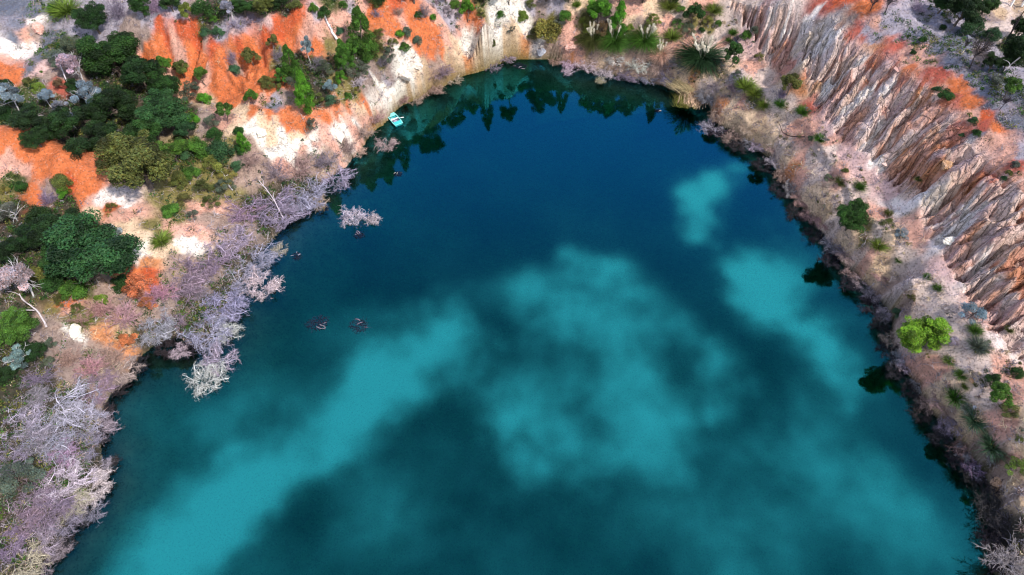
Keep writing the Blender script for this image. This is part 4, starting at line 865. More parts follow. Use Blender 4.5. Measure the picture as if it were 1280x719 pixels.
# ------------------------------------------------------------------ the plants: kind | x y of its middle in the photograph | width px | height/width | colour | label
PLANTS = '''
round 115 22 48 .9 dk|dark green tree standing alone on the grey slope in the upper left corner
round 138 72 78 .8 dg|dark feathery tree below the orange scarp, uppermost of the dense left-hand stand
round 176 92 62 .9 dk|very dark tree of the dense stand, touching the left foot of the orange scarp
round 148 128 66 .8 dk|blackish green tree in the middle of the dense stand, beside the pale grey gums
round 205 138 74 .8 bl|blue-green spiky-leaved tree on the right edge of the dense stand
round 172 206 108 .75 ol|broad olive-tipped tree just behind the tail of the orange mound, largest of the dense stand
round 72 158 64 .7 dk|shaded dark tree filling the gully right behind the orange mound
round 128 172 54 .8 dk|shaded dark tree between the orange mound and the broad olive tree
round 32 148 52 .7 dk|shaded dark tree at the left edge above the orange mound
shrub 95 182 36 .7 dk|low dark shrub hugging the back of the orange mound
shrub 5 140 30 .8 dk|low dark shrub cut by the left edge above the orange mound
gum 92 86 42 1.2 pg|pinkish grey gum, upper of the pale pair left of the dense dark stand
gum 109 122 46 1 sg|bluish grey gum with rounded leaf clumps, lower of the pale pair beside the dark stand
gum 12 122 42 1 sg|bluish grey gum at the left edge, above the orange mound
gum 58 124 30 1 sg|small grey gum with white forked trunk between the left edge gum and the pale pair
gum 76 134 26 1 ge|smallest pale gum, under the bluish grey one beside the dark stand
gum 90 152 34 .9 sg|grey gum low in shade behind the orange mound
shrub 46 108 20 .7 yg|bright yellowish bush among the grey gums in the upper left
loose 72 104 20 .9 brown|rusty brown bush beside the white trunk of the pinkish gum
shrub 32 100 14 .7 ol|small olive bush on the orange rock edge in the upper left
loose 88 58 44 .8 gg|dull grey-green bush below the lone dark tree in the upper left
loose 70 72 34 .9 gg|greyish thin bush on the grey slope above the pinkish gum
tuft 78 6 38 .7 yg|yellow-green grass clump at the top edge, left of the lone dark tree
shrub 64 8 14 .7 mg|small green bush beside the yellow-green clump at the top edge
round 5 108 26 .8 dk|dark bush at the left edge under the orange rocks
round 175 8 32 .9 dg|dark green tree on the flat top of the orange scarp, left of its path
bare 143 8 26 1.2 lavd|clump of pale bare stems at the top edge right of the lone dark tree
bare 190 2 24 1 mauve|bare purple-grey bush at the top edge between two green trees over the scarp
round 212 3 30 .8 dg|green tree at the top edge above the middle of the orange scarp
airy 233 14 24 1.1 yg|yellow-green young tree on the right corner of the scarp's flat top
shrub 250 8 30 .8 dg|dark bush at the top edge right of the yellow-green young tree
shrub 266 22 14 .7 mg|small round bush behind the ravine between the two orange scarps
gum 286 14 24 1.4 ge|whitish leafless-looking gum behind the right orange scarp
round 303 8 34 .8 dg|green tree right of the whitish gum at the top edge
shrub 256 38 18 .7 te|blue-green low bush on the lip of the ravine between the scarps
shrub 272 38 20 .6 te|blue-green low bush spreading right of the ravine lip
bare 293 26 26 .6 lav|tangle of lavender bare twigs behind the right orange scarp
bare 312 22 24 .6 lavd|bare grey twigs on the lip of the right orange scarp
round 330 6 32 .8 ol|olive tree at the top edge behind the right orange scarp
round 350 2 26 .8 dk|dark tree cut by the top edge behind the right orange scarp
shrub 368 4 20 .7 ol|low olive bush at the right end of the right scarp's crest
shrub 391 9 15 1 mg|green bush on the pink slope, left of the fallen white trunk's tip
shrub 405 13 20 .9 dg|dark green bush at the upper tip of the fallen white trunk
shrub 429 4 14 .9 mg|green bush at the top edge above the tallest conical tree
shrub 472 3 16 .9 ol|orange-green bush at the top edge right of the tallest conical tree
bare 470 16 12 1.2 mauve|thin purple bare bush right of the tallest conical tree's top
airy 203 80 26 1.1 mg|leaning small tree with a dark bent trunk in front of the orange scarp
airy 226 86 26 1 ol|yellow-olive small tree before the middle of the orange scarp
airy 252 94 26 1.1 mg|green small tree before the right part of the orange scarp
loose 238 112 34 .8 gg|grey-green bush below the small trees on the orange scarp
shrub 254 120 22 .9 bg|bright dark-green bush on the orange slope under the small trees
shrub 212 104 16 .8 gg|grey-green bush at the foot of the leaning small tree
shrub 240 146 18 1 bg|small bright bush right of the blue-green spiky tree
airy 280 140 28 1.1 mg|green bushy sapling on the pink slope left of the white clay
loose 264 150 26 .8 gg|greyish bush left of the sapling on the pink slope
cone 303 178 20 1.7 bg|narrow bright green bush beside the big white clay face
shrub 297 162 16 .7 dg|dark flat-topped bush above the narrow bright green one
shrub 243 180 30 .8 mg|mid-green bush right of the broad olive-tipped tree
shrub 274 184 40 .8 bl|wide blue-grey bush on the slope below the pink slope sapling
loose 264 204 38 .7 oy|straw-coloured thin bush between the broad olive tree and lavender scrub
shrub 296 206 18 .8 te|teal bush above the upper edge of the lavender scrub
shrub 238 214 24 .8 mg|green bush directly right of the broad olive-tipped tree's lower half
loose 284 220 30 .7 oy|yellowish thin bush beside the fallen white branch
shrub 230 192 18 .7 te|small bluish bush touching the broad olive tree's right side
loose 252 232 30 .7 ol|olive bush on the open grassy patch right of the broad olive tree
loose 230 248 26 .6 ol|low yellow-olive bush below the broad olive-tipped tree
shrub 212 262 28 .6 mg|low green bush on the pink soil under the broad olive tree
tuft 200 298 26 .6 yg|yellow-green tuft on the pale ledge above the lavender scrub
loose 240 268 20 .7 gg|grey-green thin bush on the pink soil by the shore scrub
airy 313 70 30 .9 ol|olive round small tree at the foot of the right orange scarp
shrub 291 84 20 .7 te|blue-green bush on the little ledge left of the olive small tree
bare 288 70 14 1.2 mauve|small purple bare bush above the blue-green ledge bush
loose 342 104 26 .6 ol|flat olive bush on the orange hump
airy 314 121 22 1 mg|grey-green round bush on the left side of the orange hump
airy 341 52 20 1 ol|small olive tree under the crest of the right orange scarp
bare 347 66 16 1.4 lavd|bare purplish bush between the olive tree and the first conical tree
cone 362 78 26 2.1 mg|tall dark green conical tree left of the white-trunked gum
cone 380 114 32 2 bg|bright green conical tree standing lowest, over the white clay
gum 384 62 22 1.9 ge|grey gum with a bright white trunk between two conical trees
bare 397 76 18 1.4 lavd|purple bare bush right of the white-trunked gum
loose 404 84 26 1 gg|grey-green bush in the hollow between the conical trees
loose 412 106 22 1 sg|bluish grey bush in front of the hollow between the conical trees
cone 428 68 30 1.5 mg|lesser conical tree close to the left of the tallest one
cone 451 42 42 1.9 mg|tallest conical green tree, under the top edge on the left bank
airy 427 98 20 1.3 bg|slim green young tree below the lesser conical one
shrub 414 124 20 .8 te|teal bush on the orange ridge right of the lowest conical tree
shrub 434 119 14 .8 mg|small green bush on the orange ridge, right of the teal one
shrub 425 37 14 .8 te|small teal bush against the left side of the tallest conical tree
loose 390 154 18 1.2 gg|grey-green bush over the white clay below the lowest conical tree
loose 452 84 26 .8 gg|greyish bush at the foot of the tallest conical tree
loose 471 58 24 .9 ol|olive-grey bush right of the tallest conical tree's skirt
bare 478 74 22 .8 lavd|bare greyish bush above the white cliff blocks
bare 448 100 20 .8 pale|pale bare bush at the foot of the orange ridge
loose 444 112 16 .8 oy|straw-coloured bush on the orange ridge
shrub 499 41 13 1 bg|bright green bush, left of the three on the orange slope above the cliff blocks
shrub 508 38 17 .8 gg|grey-olive bush, middle of the three on the orange slope above the cliff blocks
shrub 521 49 15 .9 gg|grey-green bush, right of the three on the orange slope above the cliff blocks
shrub 505 57 18 .7 mg|low green bush just under the three on the orange slope
loose 490 53 18 .8 ol|thin olive bush left below the three on the orange slope
bare 497 13 14 .8 br|brownish bare bush high on the orange slope by the top edge
bare 530 10 18 1.3 mauve|purple bare bush between two green bushes near the top edge
shrub 523 17 14 .8 dg|green bush left of the purple bare bush near the top edge
shrub 541 20 11 1.1 bg|green bush right of the purple bare bush near the top edge
deadtree 546 6 12 1.9 mauve|thin bare tree at the top edge right of the purple bare bush
airy 584 12 24 1.4 bg|bright green young tree on the slope above the white clay bank
shrub 569 3 18 .7 mg|mid-green bush at the top edge left of the bright green young tree
loose 601 16 14 1 ol|olive thin bush right of the bright green young tree
loose 560 12 20 .8 pale|pale thin bush left of the bright green young tree
shrub 626 17 12 1 mg|small green bush on the white clay ribs at the top
shrub 617 48 7 2 ol|spindly little bush on the white clay above the drip-rooted dead scrub
shrub 653 18 18 1 yg|yellow-green bush between white clay ribs and the wide olive bush
loose 663 4 20 .8 ol|olive bush cut by the top edge over the white clay ribs
shrub 685 32 48 .7 oy|wide olive bush above the white stone outlet on the far bank
shrub 708 17 22 .7 mg|blue-green bush at the upper right of the wide olive bush
tuft 721 4 10 1.2 yg|yellow tuft at the top edge left of the two green wattles
shrub 730 25 15 .9 yg|bright light-green bush left below the two green wattles
shrub 735 36 15 .8 yg|light green bush just under the bright one by the wattles
round 749 11 38 1 bg|bushy green tree, left of the pair on the far bank
cone 775 22 28 1.7 bg|pointed bright green tree, right of the pair on the far bank
loose 756 34 26 .8 brown|dark brownish bush under the green pair on the far bank
pampas 742 42 24 1 ol|plumed grass clump with white heads left below the green pair
pampas 770 42 28 1 mg|plumed grass clump with white heads right below the green pair
shrub 788 33 13 .8 yg|light green little bush right of the green pair
loose 795 42 14 .8 ol|olive little bush right below the light green one
pampas 807 42 28 .9 mg|plumed grass clump midway between the green pair and the large plumed clump
loose 818 22 20 .8 yg|yellowish bush above the midway plumed clump
tuft 841 42 20 .9 yg|upright yellow-green clump left of the large plumed clump
tuft 838 4 22 .8 yg|yellow-green clump at the top edge left of the dark tree
shrub 851 10 14 .8 mg|small green bush left of the dark tree at the top
airy 868 18 30 1.1 dg|dark green open tree near the top edge of the far right corner
tuft 894 9 20 .8 yg|green clump right of the dark open tree near the top edge
loose 886 25 18 .7 oy|yellowish bush just below right of the dark open tree
loose 861 35 24 .7 gg|grey-green low bush below the dark open tree
shrub 878 36 10 .9 dg|very small dark bush above the large plumed clump
shrub 898 28 10 .9 mg|very small green bush right of the yellowish one
pampas 880 62 40 .8 bl|large plumed grass clump with straw centre on the bare far bank
airy 916 69 34 1 dg|small tree with rounded crown and dark trunk by the corner of the lake
tuft 917 39 12 .9 mg|green tuft above the small rounded-crown tree
shrub 933 42 17 .9 mg|green bush on the pale slope right above the rounded-crown tree
shrub 944 36 12 1.1 gg|grey-green bush at the foot of the pale ribs
tuft 912 49 9 .9 mg|tiny green tuft above the rounded-crown tree, touching it
loose 950 70 16 .7 ol|olive thin bush at the foot of the ribs right of the rounded-crown tree
deadtree 921 50 10 1.3 dark|short dark bare trunk above the rounded-crown tree
tuft 933 104 24 .8 yg|bright grass clump below the rounded-crown tree on the bench
tuft 944 114 18 .8 yg|bright grass clump, second down the bench from the rounded-crown tree
tuft 956 128 16 1 yg|yellow-green grass clump, third down the bench from the rounded-crown tree
loose 922 92 16 .7 gg|greyish thin bush at the foot of the rounded-crown tree
airy 988 106 38 .8 ol|olive spreading bush against the foot of the ribbed cliff
tuft 976 128 15 .8 mg|green tuft at the foot of the olive spreading bush
bare 977 118 16 .8 lavd|grey bare bush under the olive spreading bush
tuft 1004 137 17 .9 mg|green tuft right below the olive spreading bush
tuft 1026 172 15 .7 mg|green tuft at the bottom end of the pale fan below the cliff
shrub 1014 172 11 .7 gg|small grey-green bush left of the tuft under the pale fan
round 1067 270 52 .95 dg|round dark green tree leaning over the bench path on the right bank
loose 1036 222 16 .7 gg|grey-green thin bush above the round dark green tree
tuft 1052 226 15 .7 ol|olive tuft above the round dark green tree
tuft 1076 232 14 .8 mg|green tuft right above the round dark green tree at the cliff foot
shrub 1057 212 10 .8 ol|small olive bush on the bench under the white-streaked cliff
loose 1110 279 22 .7 ol|olive thin bush right of the round dark green tree
tuft 1100 305 20 .8 yg|bright grass clump below right of the round dark green tree
loose 1128 291 22 .8 sg|blue-grey thin bush at the cliff foot right of the bright grass
tuft 1112 266 12 .7 ol|dry tuft at the cliff foot above the olive thin bush
tuft 1124 325 9 .7 mg|small tuft on the sand halfway between the two round bank trees
tuft 1160 345 10 .7 mg|small tuft at the cliff foot above the sandy path
tuft 1173 359 12 .8 mg|green tuft at the cliff foot beside the sandy path
loose 1140 372 14 .8 ol|thin olive bush above the vivid lime tree
shrub 1124 388 16 .8 te|teal bush touching the upper left of the vivid lime tree
round 1150 419 70 .8 lime|vivid lime-green round tree on the right bank
loose 1190 426 22 .8 ash|grey thin bush at the right side of the vivid lime tree
loose 1217 390 40 .7 sg|wide blue-grey bush at the foot of the ribbed cliff
tuft 1220 411 18 .7 mg|green tuft under the wide blue-grey bush
tuft 1225 431 26 .6 gg|spreading grey-green tuft on the sand below the ribs
tuft 1262 412 10 .8 ol|olive tuft growing on the cliff ribs at the right edge
tuft 1188 450 14 .7 yg|yellow-green tuft on the sand below the vivid lime tree
tuft 1203 468 16 .6 mg|green tuft in the middle of the sandy clearing
tuft 1207 483 9 .6 yg|tiny yellow tuft in the sandy clearing
tuft 1198 495 26 .7 mg|broad green tuft at the lake side of the sandy clearing
shrub 1244 473 22 .9 dg|dark bush at the upper end of the sapling group on the right
airy 1252 492 42 .9 mg|spreading green sapling with thin dark stems right of the sandy clearing
loose 1262 512 30 .8 ol|loose olive bush below the spreading sapling
shrub 1273 464 20 .9 dg|dark green bush cut by the right edge near the clearing
tuft 1222 524 32 .6 te|bluish grass clump below the sandy clearing
tuft 1210 510 18 .6 ash|grey dead tuft beside the pale stone
tuft 1246 556 34 .7 te|dark bluish grass clump near the lower right edge
loose 1272 580 34 .8 yg|yellow-green bush at the lower right edge
loose 1275 548 16 .8 ol|olive bush at the right edge above the yellow-green one
bare 1240 572 22 .8 ash|bare grey bush below the dark bluish grass clump
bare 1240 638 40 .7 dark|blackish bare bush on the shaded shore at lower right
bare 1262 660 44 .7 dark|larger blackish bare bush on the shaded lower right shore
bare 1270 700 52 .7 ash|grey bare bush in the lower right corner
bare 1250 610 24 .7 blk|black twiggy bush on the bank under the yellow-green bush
shrub 1184 117 22 .9 dg|dark round bush on the red edge above the cliff
shrub 1172 110 12 .8 bl|small blue-grey bush left of the dark round bush on the red edge
shrub 1218 150 14 .8 bl|blue-grey bush on the red slope above the cliff
shrub 1222 165 13 .8 dg|dark green bush under the blue-grey one on the red slope
shrub 1155 48 12 .8 dg|dark little bush alone in the middle of the grey plateau
shrub 1142 65 9 .9 dk|smaller dark bush at the edge of the grey plateau by the red path
shrub 1180 33 11 .8 dk|little dark bush in the upper grey plateau, higher than the lone one
shrub 1186 26 8 .8 gg|tiny grey-green bush beside the little dark one on the upper plateau
round 1205 10 54 .9 dk|big dark tree at the top edge right of the plateau
round 1180 2 36 .9 dg|dark tree at the top edge left of the big dark one
round 1232 8 34 1 dg|green tree at the top edge between the big dark one and the pale track
shrub 1220 28 34 .9 bl|round blue-green bush under the big dark tree at the top right
shrub 1242 40 26 .8 bl|blue-green low bush right of the round one at the top right
deadtree 1224 66 30 1.5 dark|dark leafless tree with a leaning trunk on the grey plateau
deadtree 1207 58 12 2.2 dark|thin dark leafless tree left of the leaning one on the plateau
round 1242 78 30 .8 dk|dark green tree right of the leafless ones on the plateau
airy 1264 108 30 1 mg|green young tree at the right edge of the plateau
shrub 1248 98 18 .8 gg|grey-green bush left of the green young tree on the plateau
round 1272 62 44 1.1 dk|big dark tree at the right edge beside the pale track
round 1262 76 30 .9 dk|lower dark tree on the plateau side of the big one at the right edge
round 1278 34 30 1.2 dk|dark tree cut by the right edge above the pale track
deadtree 1092 4 18 1.2 dark|bare dark tree at the top edge left of the grey plateau
deadtree 1112 4 24 1.1 dark|bare dark spreading tree at the top edge over the grey plateau
bare 1150 6 20 .8 ash|low bare bush at the top edge over the grey plateau
deadtree 1256 128 16 1.5 dark|dark bare tree below the green young tree on the plateau
shrub 1262 215 10 .8 ol|olive bush on the red slope at the right edge
shrub 1270 205 13 .8 gg|grey-green bush above the olive one at the right edge
shrub 1256 222 9 .8 bl|blue-grey bush beside the olive one at the right edge
shrub 1203 168 9 .7 bl|tiny blue-grey bush at the cliff crest
tuft 1148 224 9 .6 ol|olive tuft clinging to the orange part of the cliff
shrub 25 232 18 1 dg|dark green bush standing on the orange mound near the left edge
shrub 75 224 30 .8 ol|olive bush on the near side of the orange mound
shrub 78 238 18 .9 bg|bright green bush just below the olive one on the mound
bare 58 246 24 .7 mauve|bare purple bush below the orange mound
shrub 4 236 14 .8 oy|yellow bush cut by the left edge under the orange mound
loose 137 258 18 .7 ol|olive bush at the tail of the orange mound
gum 14 266 36 .8 gg|grey-green gum below the mound at the left edge
shrub 44 266 34 .8 dk|dark bush between the mound and the big teal tree
round 116 322 132 .72 bl|big teal-green tree below the orange mound, widest on the left bank
round 66 290 62 .8 dk|dark tree at the upper left shoulder of the big teal-green tree
round 12 312 46 .9 dk|dark tree at the left edge beside the big teal-green tree
shrub 62 350 36 .8 dg|green bush at the lower left of the big teal-green tree
shrub 125 372 20 .9 yg|yellow-green bush at the foot of the big teal-green tree
loose 137 292 34 .7 ge|pale grey bush on the right shoulder of the big teal-green tree
gum 24 352 66 1 pg|pinkish pale gum at the left edge with a forked white trunk
round 20 410 62 .8 mg|green leafy tree under the pinkish pale gum at the left edge
gum 24 448 46 .8 sg|dark blue-grey gum below the green tree at the left edge
round 4 470 36 .8 dk|dark tree at the left edge above the lavender scrub
loose 74 372 24 .7 ol|olive thin bush beside the forked white trunk
tuft 100 402 24 .5 yg|sparse yellowish tuft on the white clay hump
loose 62 428 20 .8 gg|grey-green bush left of the white clay hump
loose 95 384 20 .6 ol|olive bush on the orange knob above the white clay hump
loose 168 354 44 .7 rust|orange-leaved dead bush right of the big teal-green tree
loose 182 378 28 .7 rust|small orange-leaved dead bush under the larger orange one
bare 124 384 32 .8 rose|pink bare bush under the big teal-green tree
bare 150 392 36 .7 rose|pink bare bush left of the grey ball of dead scrub
loose 158 424 30 .7 rust|rust-tinted bush on the shore right of the white clay hump
bare 136 444 38 .6 br|brown bare bush on the shore below the white clay hump
curl 330 240 66 .6 lavp|mauve dead scrub at the upper end of the left shore mass, under a white branch
curl 378 232 54 .6 lav|lavender dead scrub of the upper mass, left of its waterside tip
curl 352 258 50 .6 lav|lavender dead scrub at the water in the middle of the upper mass
curl 418 216 44 .55 lav|lavender dead scrub at the waterside tip of the upper mass
curl 398 250 26 .6 tan|tan-tipped dead scrub on the water under the upper mass's tip
curl 300 254 46 .6 mauve|dull mauve dead scrub inland of the upper mass
curl 282 292 54 .6 lav|lavender dead scrub at the top of the lower mass
curl 322 318 50 .55 lav|lavender dead scrub on the water at the top of the lower mass
curl 325 350 46 .55 pale|pale-tipped dead scrub on the water, right edge of the lower mass
curl 296 344 50 .65 lav|lavender dead scrub in the middle of the lower mass
curl 255 318 48 .65 lavp|mauve dead scrub inland of the lower mass's top
curl 222 340 58 .6 lavp|large mauve dead scrub on pink soil, inland of the lower mass
curl 272 372 56 .7 lav|lavender dead scrub with bright arching stems, centre of the lower mass
curl 256 408 52 .65 lav|lavender dead scrub below the bright arching one in the lower mass
curl 282 412 36 .55 pale|pale dead scrub on the water at the right of the lower mass
curl 270 444 46 .55 lav|lavender dead scrub near the lower end of the lower mass
curl 256 470 50 .5 pale|pale curly dead scrub at the very end of the lower mass, out in the water
curl 188 400 46 .85 lav|round grey ball of dead scrub on the shore left of the lower mass
curl 216 398 26 .7 lavp|small mauve dead scrub between the grey ball and the lower mass
curl 222 436 26 .6 pale|small pale curly scrub in the water left of the lower mass
curl 347 310 22 .5 tan|small tan scrub tip lying on the water right of the lower mass
curl 441 262 33 1 pale|greyish drowned bush, larger of the two standing in the water off the upper mass
curl 465 270 19 1 pale|greyish drowned bush, smaller of the two standing in the water off the upper mass
snag 448 291 14 .7 ash|grey loop of drowned branch under the two greyish drowned bushes
curl 482 176 26 .6 tan|pale drowned bush in the water below the turquoise boat
snag 497 214 11 .9 pale|lone pale branch tip standing in the open water below the boat
snag 406 258 9 .9 oy|greenish drowned twig under the tip of the upper mass
snag 396 402 27 .22 sn|dark drowned bush with thin grey branch ends, left of the pair in open water
snag 448 405 24 .3 sn|dark drowned bush with thicker grey branch ends, right of the pair in open water
snag 370 318 14 .5 ash|grey drowned twigs beside the scrub in the left shallows
curl 711 86 16 .7 pale|small pale drowned bush in front of the far shore
snag 823 134 8 1.4 pale|pale bare twig standing in the far right water
snag 650 80 16 .4 ash|low grey drowned twigs by the white stone outlet
curl 60 500 80 .5 lav|lavender scrub on the lower left shore, below the dark gum
curl 108 482 56 .55 lavp|mauve scrub on the lower left shore, right below the clay hump
curl 20 520 64 .6 lav|lavender scrub at the left edge on the lower left shore
curl 92 520 56 .5 lav|lavender scrub at the water on the lower left shore
curl 48 548 64 .5 lav|lavender scrub with long twigs, last before the dark inlet at lower left
curl 146 458 44 .5 br|brownish scrub along the water below the rust-tinted bush
curl 28 494 44 .5 lavp|dusky mauve scrub beside the dark tree at the left edge
loose 22 592 62 .6 gg|grey-green bush below the lavender scrub at the left edge
curl 70 592 66 .55 pale|pinkish dead branch spray reaching over the dark inlet at lower left
curl 108 606 48 .5 pale|pinkish dead branch tips out over the water at lower left
curl 50 632 60 .55 lavp|mauve scrub under the pinkish branch spray at lower left
curl 84 622 44 .5 tan|tan scrub right of the mauve one at lower left, by the water
curl 14 648 52 .6 lavp|dusky scrub at the left edge beneath the grey-green bush
curl 44 668 50 .55 lav|lavender scrub near the lower left corner
curl 18 700 56 .55 tan|tan and grey scrub in the lower left corner
curl 130 578 22 .4 ash|thin ash-grey twigs low on the dark inlet
curl 615 74 22 .9 lavd|purple-topped dead scrub with pale dripping roots on the far shore
curl 635 66 20 .6 mauve|low mauve scrub right of the drip-rooted one
bare 554 84 28 .7 mauve|mauve bare bush over the tan shallows beneath the orange slope
curl 540 104 24 .6 br|brownish scrub at the water left below the mauve bare bush
curl 566 92 20 .6 tan|tan scrub at the water right of the mauve bare bush
curl 520 116 22 .6 br|brownish scrub at the water midway to the turquoise boat
bare 504 122 18 .7 br|brownish bare bush on the bank above the turquoise boat
bare 470 146 26 .7 rose|pinkish bare bush on the bank left of the turquoise boat
bare 452 162 26 .7 br|brownish bare bush on the bank below the pinkish one
bare 434 180 28 .7 br|brown bare bush on the bank where the dead tan twigs reach the water
curl 446 186 20 .5 tan|tan dead twigs reaching from the bank into the water
bare 404 198 34 .7 mauve|mauve bare bush between the white clay and the upper scrub mass
bare 372 206 34 .7 br|brown bare bush at the foot of the white clay
bare 344 212 32 .7 lavp|mauve bare bush left of the brown one under the white clay
bare 312 196 30 .7 br|brown bare bush on the slope left of the white clay
curl 694 66 22 .7 br|brown scrub right of the white stone outlet
curl 712 74 20 .6 pale|pale scrub at the water under the pink rock
curl 735 74 26 .8 pale|pale scrub at the water right of the pink rock
curl 756 86 26 .7 pale|pale scrub at the water below the plumed clumps
curl 770 66 24 .8 pale|pale scrub on the bank below the plumed clumps
curl 750 98 14 .5 tan|small tan scrub dipping into the far water
curl 784 88 26 .7 lavd|greyish scrub at the far water, right of the pale ones
curl 800 74 28 .7 pale|pale scrub on the far bank below the midway plumed clump
curl 822 78 24 .7 br|brown scrub on the far bank left of the reeds
curl 812 94 22 .5 lavd|greyish scrub at the water left of the fallen reeds
curl 838 92 26 .7 lavd|greyish scrub just above the fallen reeds
curl 848 72 22 .8 mauve|mauve scrub left below the large plumed clump
pampas 828 62 20 1 straw|straw-coloured dry clump on the far bank with white heads
curl 886 112 26 .9 ash|dark ash-grey bush on the corner of the lake beside the reeds
curl 896 104 20 .8 lavd|grey bush behind the dark ash-grey one at the lake corner
curl 890 154 30 .5 ash|ash-grey scrub overhanging the water right below the lake corner
bare 918 108 20 .7 lavd|grey bare bush at the start of the bench lip
curl 934 158 20 .5 tan|tan scrub on the bank edge below the bench lip's start
curl 950 178 24 .5 ash|ash-grey scrub overhanging the water below the bench lip
curl 972 198 24 .5 ash|ash-grey scrub overhanging the water where the bank turns down
curl 966 184 16 .5 tan|tan scrub above the ash-grey one where the bank turns down
curl 1004 246 24 .5 br|brown scrub on the bank edge left of the round dark green tree
curl 1030 276 22 .5 br|brown scrub on the bank edge below left of the round dark green tree
curl 1062 318 22 .5 br|brown scrub on the bank edge below the round dark green tree
curl 1078 350 26 .55 ash|ash-grey twigs hanging to the water, first above the vivid lime tree
curl 1092 366 26 .55 ash|ash-grey twigs hanging to the water, next to the vivid lime tree's upper side
curl 1104 342 20 .5 br|brown scrub on the bench edge above the vivid lime tree
curl 1136 456 24 .5 pale|pale twigs hanging over the water below the vivid lime tree
curl 1152 478 20 .5 ash|ash-grey twigs on the bank below the pale hanging ones
curl 1176 500 26 .5 br|brown scrub on the bank beside the sandy clearing
curl 1198 530 28 .5 mauve|mauve scrub on the bank below the sandy clearing
curl 1216 560 28 .55 ash|ash-grey scrub on the bank left of the dark bluish grass
curl 1226 590 26 .5 ash|ash-grey scrub low on the bank at lower right
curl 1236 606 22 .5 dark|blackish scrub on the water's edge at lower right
curl 900 138 22 1 br|brown scrub on the bank slope just above the lake corner's overhanging one
curl 916 166 24 1 br|brown scrub on the bank between the corner and the bench lip
curl 938 172 22 1 ash|grey scrub on the bank edge between the brown and the ash-grey overhanging ones
curl 984 212 26 1 br|brown scrub on the bank edge at the bend where the waterline turns down
curl 994 230 24 1 ash|grey scrub on the bank edge just below the bend
curl 1016 262 26 1 br|brown scrub on the bank edge, nearest the water left of the round dark green tree
curl 1046 298 28 1 ash|grey scrub on the bank edge below left of the round dark green tree's trunk
curl 1056 312 22 .6 mauve|mauve scrub on the bank edge below the round dark green tree
curl 1070 334 28 1 br|brown scrub on the bank edge halfway to the vivid lime tree
curl 1108 386 26 1 ash|grey scrub on the bank edge at the upper left of the vivid lime tree
curl 1118 420 26 1 br|brown scrub at the water under the left side of the vivid lime tree
curl 1128 444 26 1 ash|grey scrub at the water under the lower side of the vivid lime tree
curl 1166 500 26 1 br|brown scrub at the water's edge below the vivid lime tree's foot
curl 1186 532 26 1 ash|grey scrub at the water's edge below the sandy clearing
curl 1206 558 28 1 br|brown scrub at the water's edge above the black twiggy bush
curl 1222 582 26 1 mauve|mauve scrub at the water's edge left of the black twiggy bush
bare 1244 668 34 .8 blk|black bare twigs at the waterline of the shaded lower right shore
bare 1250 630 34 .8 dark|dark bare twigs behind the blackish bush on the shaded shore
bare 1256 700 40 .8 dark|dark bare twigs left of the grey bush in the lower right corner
round 178 168 60 .85 dg|dark green tree between the blue-green spiky tree and the broad olive one
round 118 146 52 .9 dk|blackish tree right of the lower pale gum, in the middle of the dense stand
round 96 110 34 .9 dk|dark tree squeezed between the pale pair of gums and the dense stand
round 205 108 48 .9 dg|dark green tree on the upper right edge of the dense stand
round 232 162 36 .9 bl|blue-green round tree right of the spiky-leaved tree
round 155 58 44 .9 dg|dark green tree at the top of the dense stand below the lone dark tree
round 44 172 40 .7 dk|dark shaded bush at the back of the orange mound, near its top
round 215 190 44 .8 mg|mid-green tree right of the broad olive-tipped tree, under the spiky one
shrub 268 166 24 .9 dg|dark green bush below the greyish bush on the pink slope
shrub 222 222 30 .8 ol|olive bush at the right foot of the broad olive-tipped tree
shrub 255 190 26 .8 mg|mid-green bush left of the wide blue-grey bush
loose 280 230 30 .7 gg|grey-green bush on the grassy patch above the lavender scrub
loose 262 250 26 .7 ol|olive bush at the edge of the pink soil above the lavender scrub
shrub 300 184 20 .9 dg|dark green bush under the narrow bright green one
shrub 330 100 22 .7 ol|olive bush on top of the orange hump left of the flat one
airy 352 96 24 1 mg|green young tree at the left foot of the dark conical tree
loose 366 100 26 .9 gg|grey-green bush between the two conical trees over the white clay
airy 440 62 26 1.2 mg|green young tree filling the gap left of the tallest conical tree's skirt
loose 432 86 26 .9 gg|grey-green bush under the lesser conical tree
shrub 460 68 24 .8 mg|green bush at the right foot of the tallest conical tree
loose 395 122 22 .8 ol|olive bush on the ridge beside the lowest conical tree
loose 486 66 26 .8 gg|grey-olive bush right of the bare greyish bush over the cliff blocks
loose 474 40 18 .8 ol|olive bush on the orange slope right of the tallest conical tree
round 95 280 56 .8 dk|dark tree above the big teal-green tree's top
round 36 296 50 .8 dk|dark tree between the left-edge gum and the big teal-green tree
round 70 322 50 .8 dg|dark green tree at the left side of the big teal-green tree
shrub 88 360 36 .8 mg|green bush under the big teal-green tree's lower left
shrub 150 352 30 .8 dg|dark bush under the right side of the big teal-green tree
round 40 440 40 .8 dk|dark tree right of the dark blue-grey gum at the left edge
shrub 44 342 30 .8 ol|olive bush above the pinkish pale gum's right side
loose 735 20 22 .8 ol|olive thin bush on the left of the green pair
loose 700 28 22 .7 gg|grey-green thin bush right of the wide olive bush
loose 668 42 26 .7 ol|low olive bush under the wide olive one
loose 812 32 20 .7 ol|olive thin bush right of the midway plumed clump's top
loose 848 28 18 .7 mg|green thin bush right of the upright yellow-green clump
loose 724 48 18 .6 ol|olive bush on top of the pink rock
loose 640 34 14 .7 gg|grey-green thin bush on the white clay ribs
curl 30 545 50 .6 lavd|greyish scrub between the two left-edge lavender scrubs on the lower left shore
curl 118 530 44 .55 mauve|dull mauve scrub at the water above the dark inlet at lower left
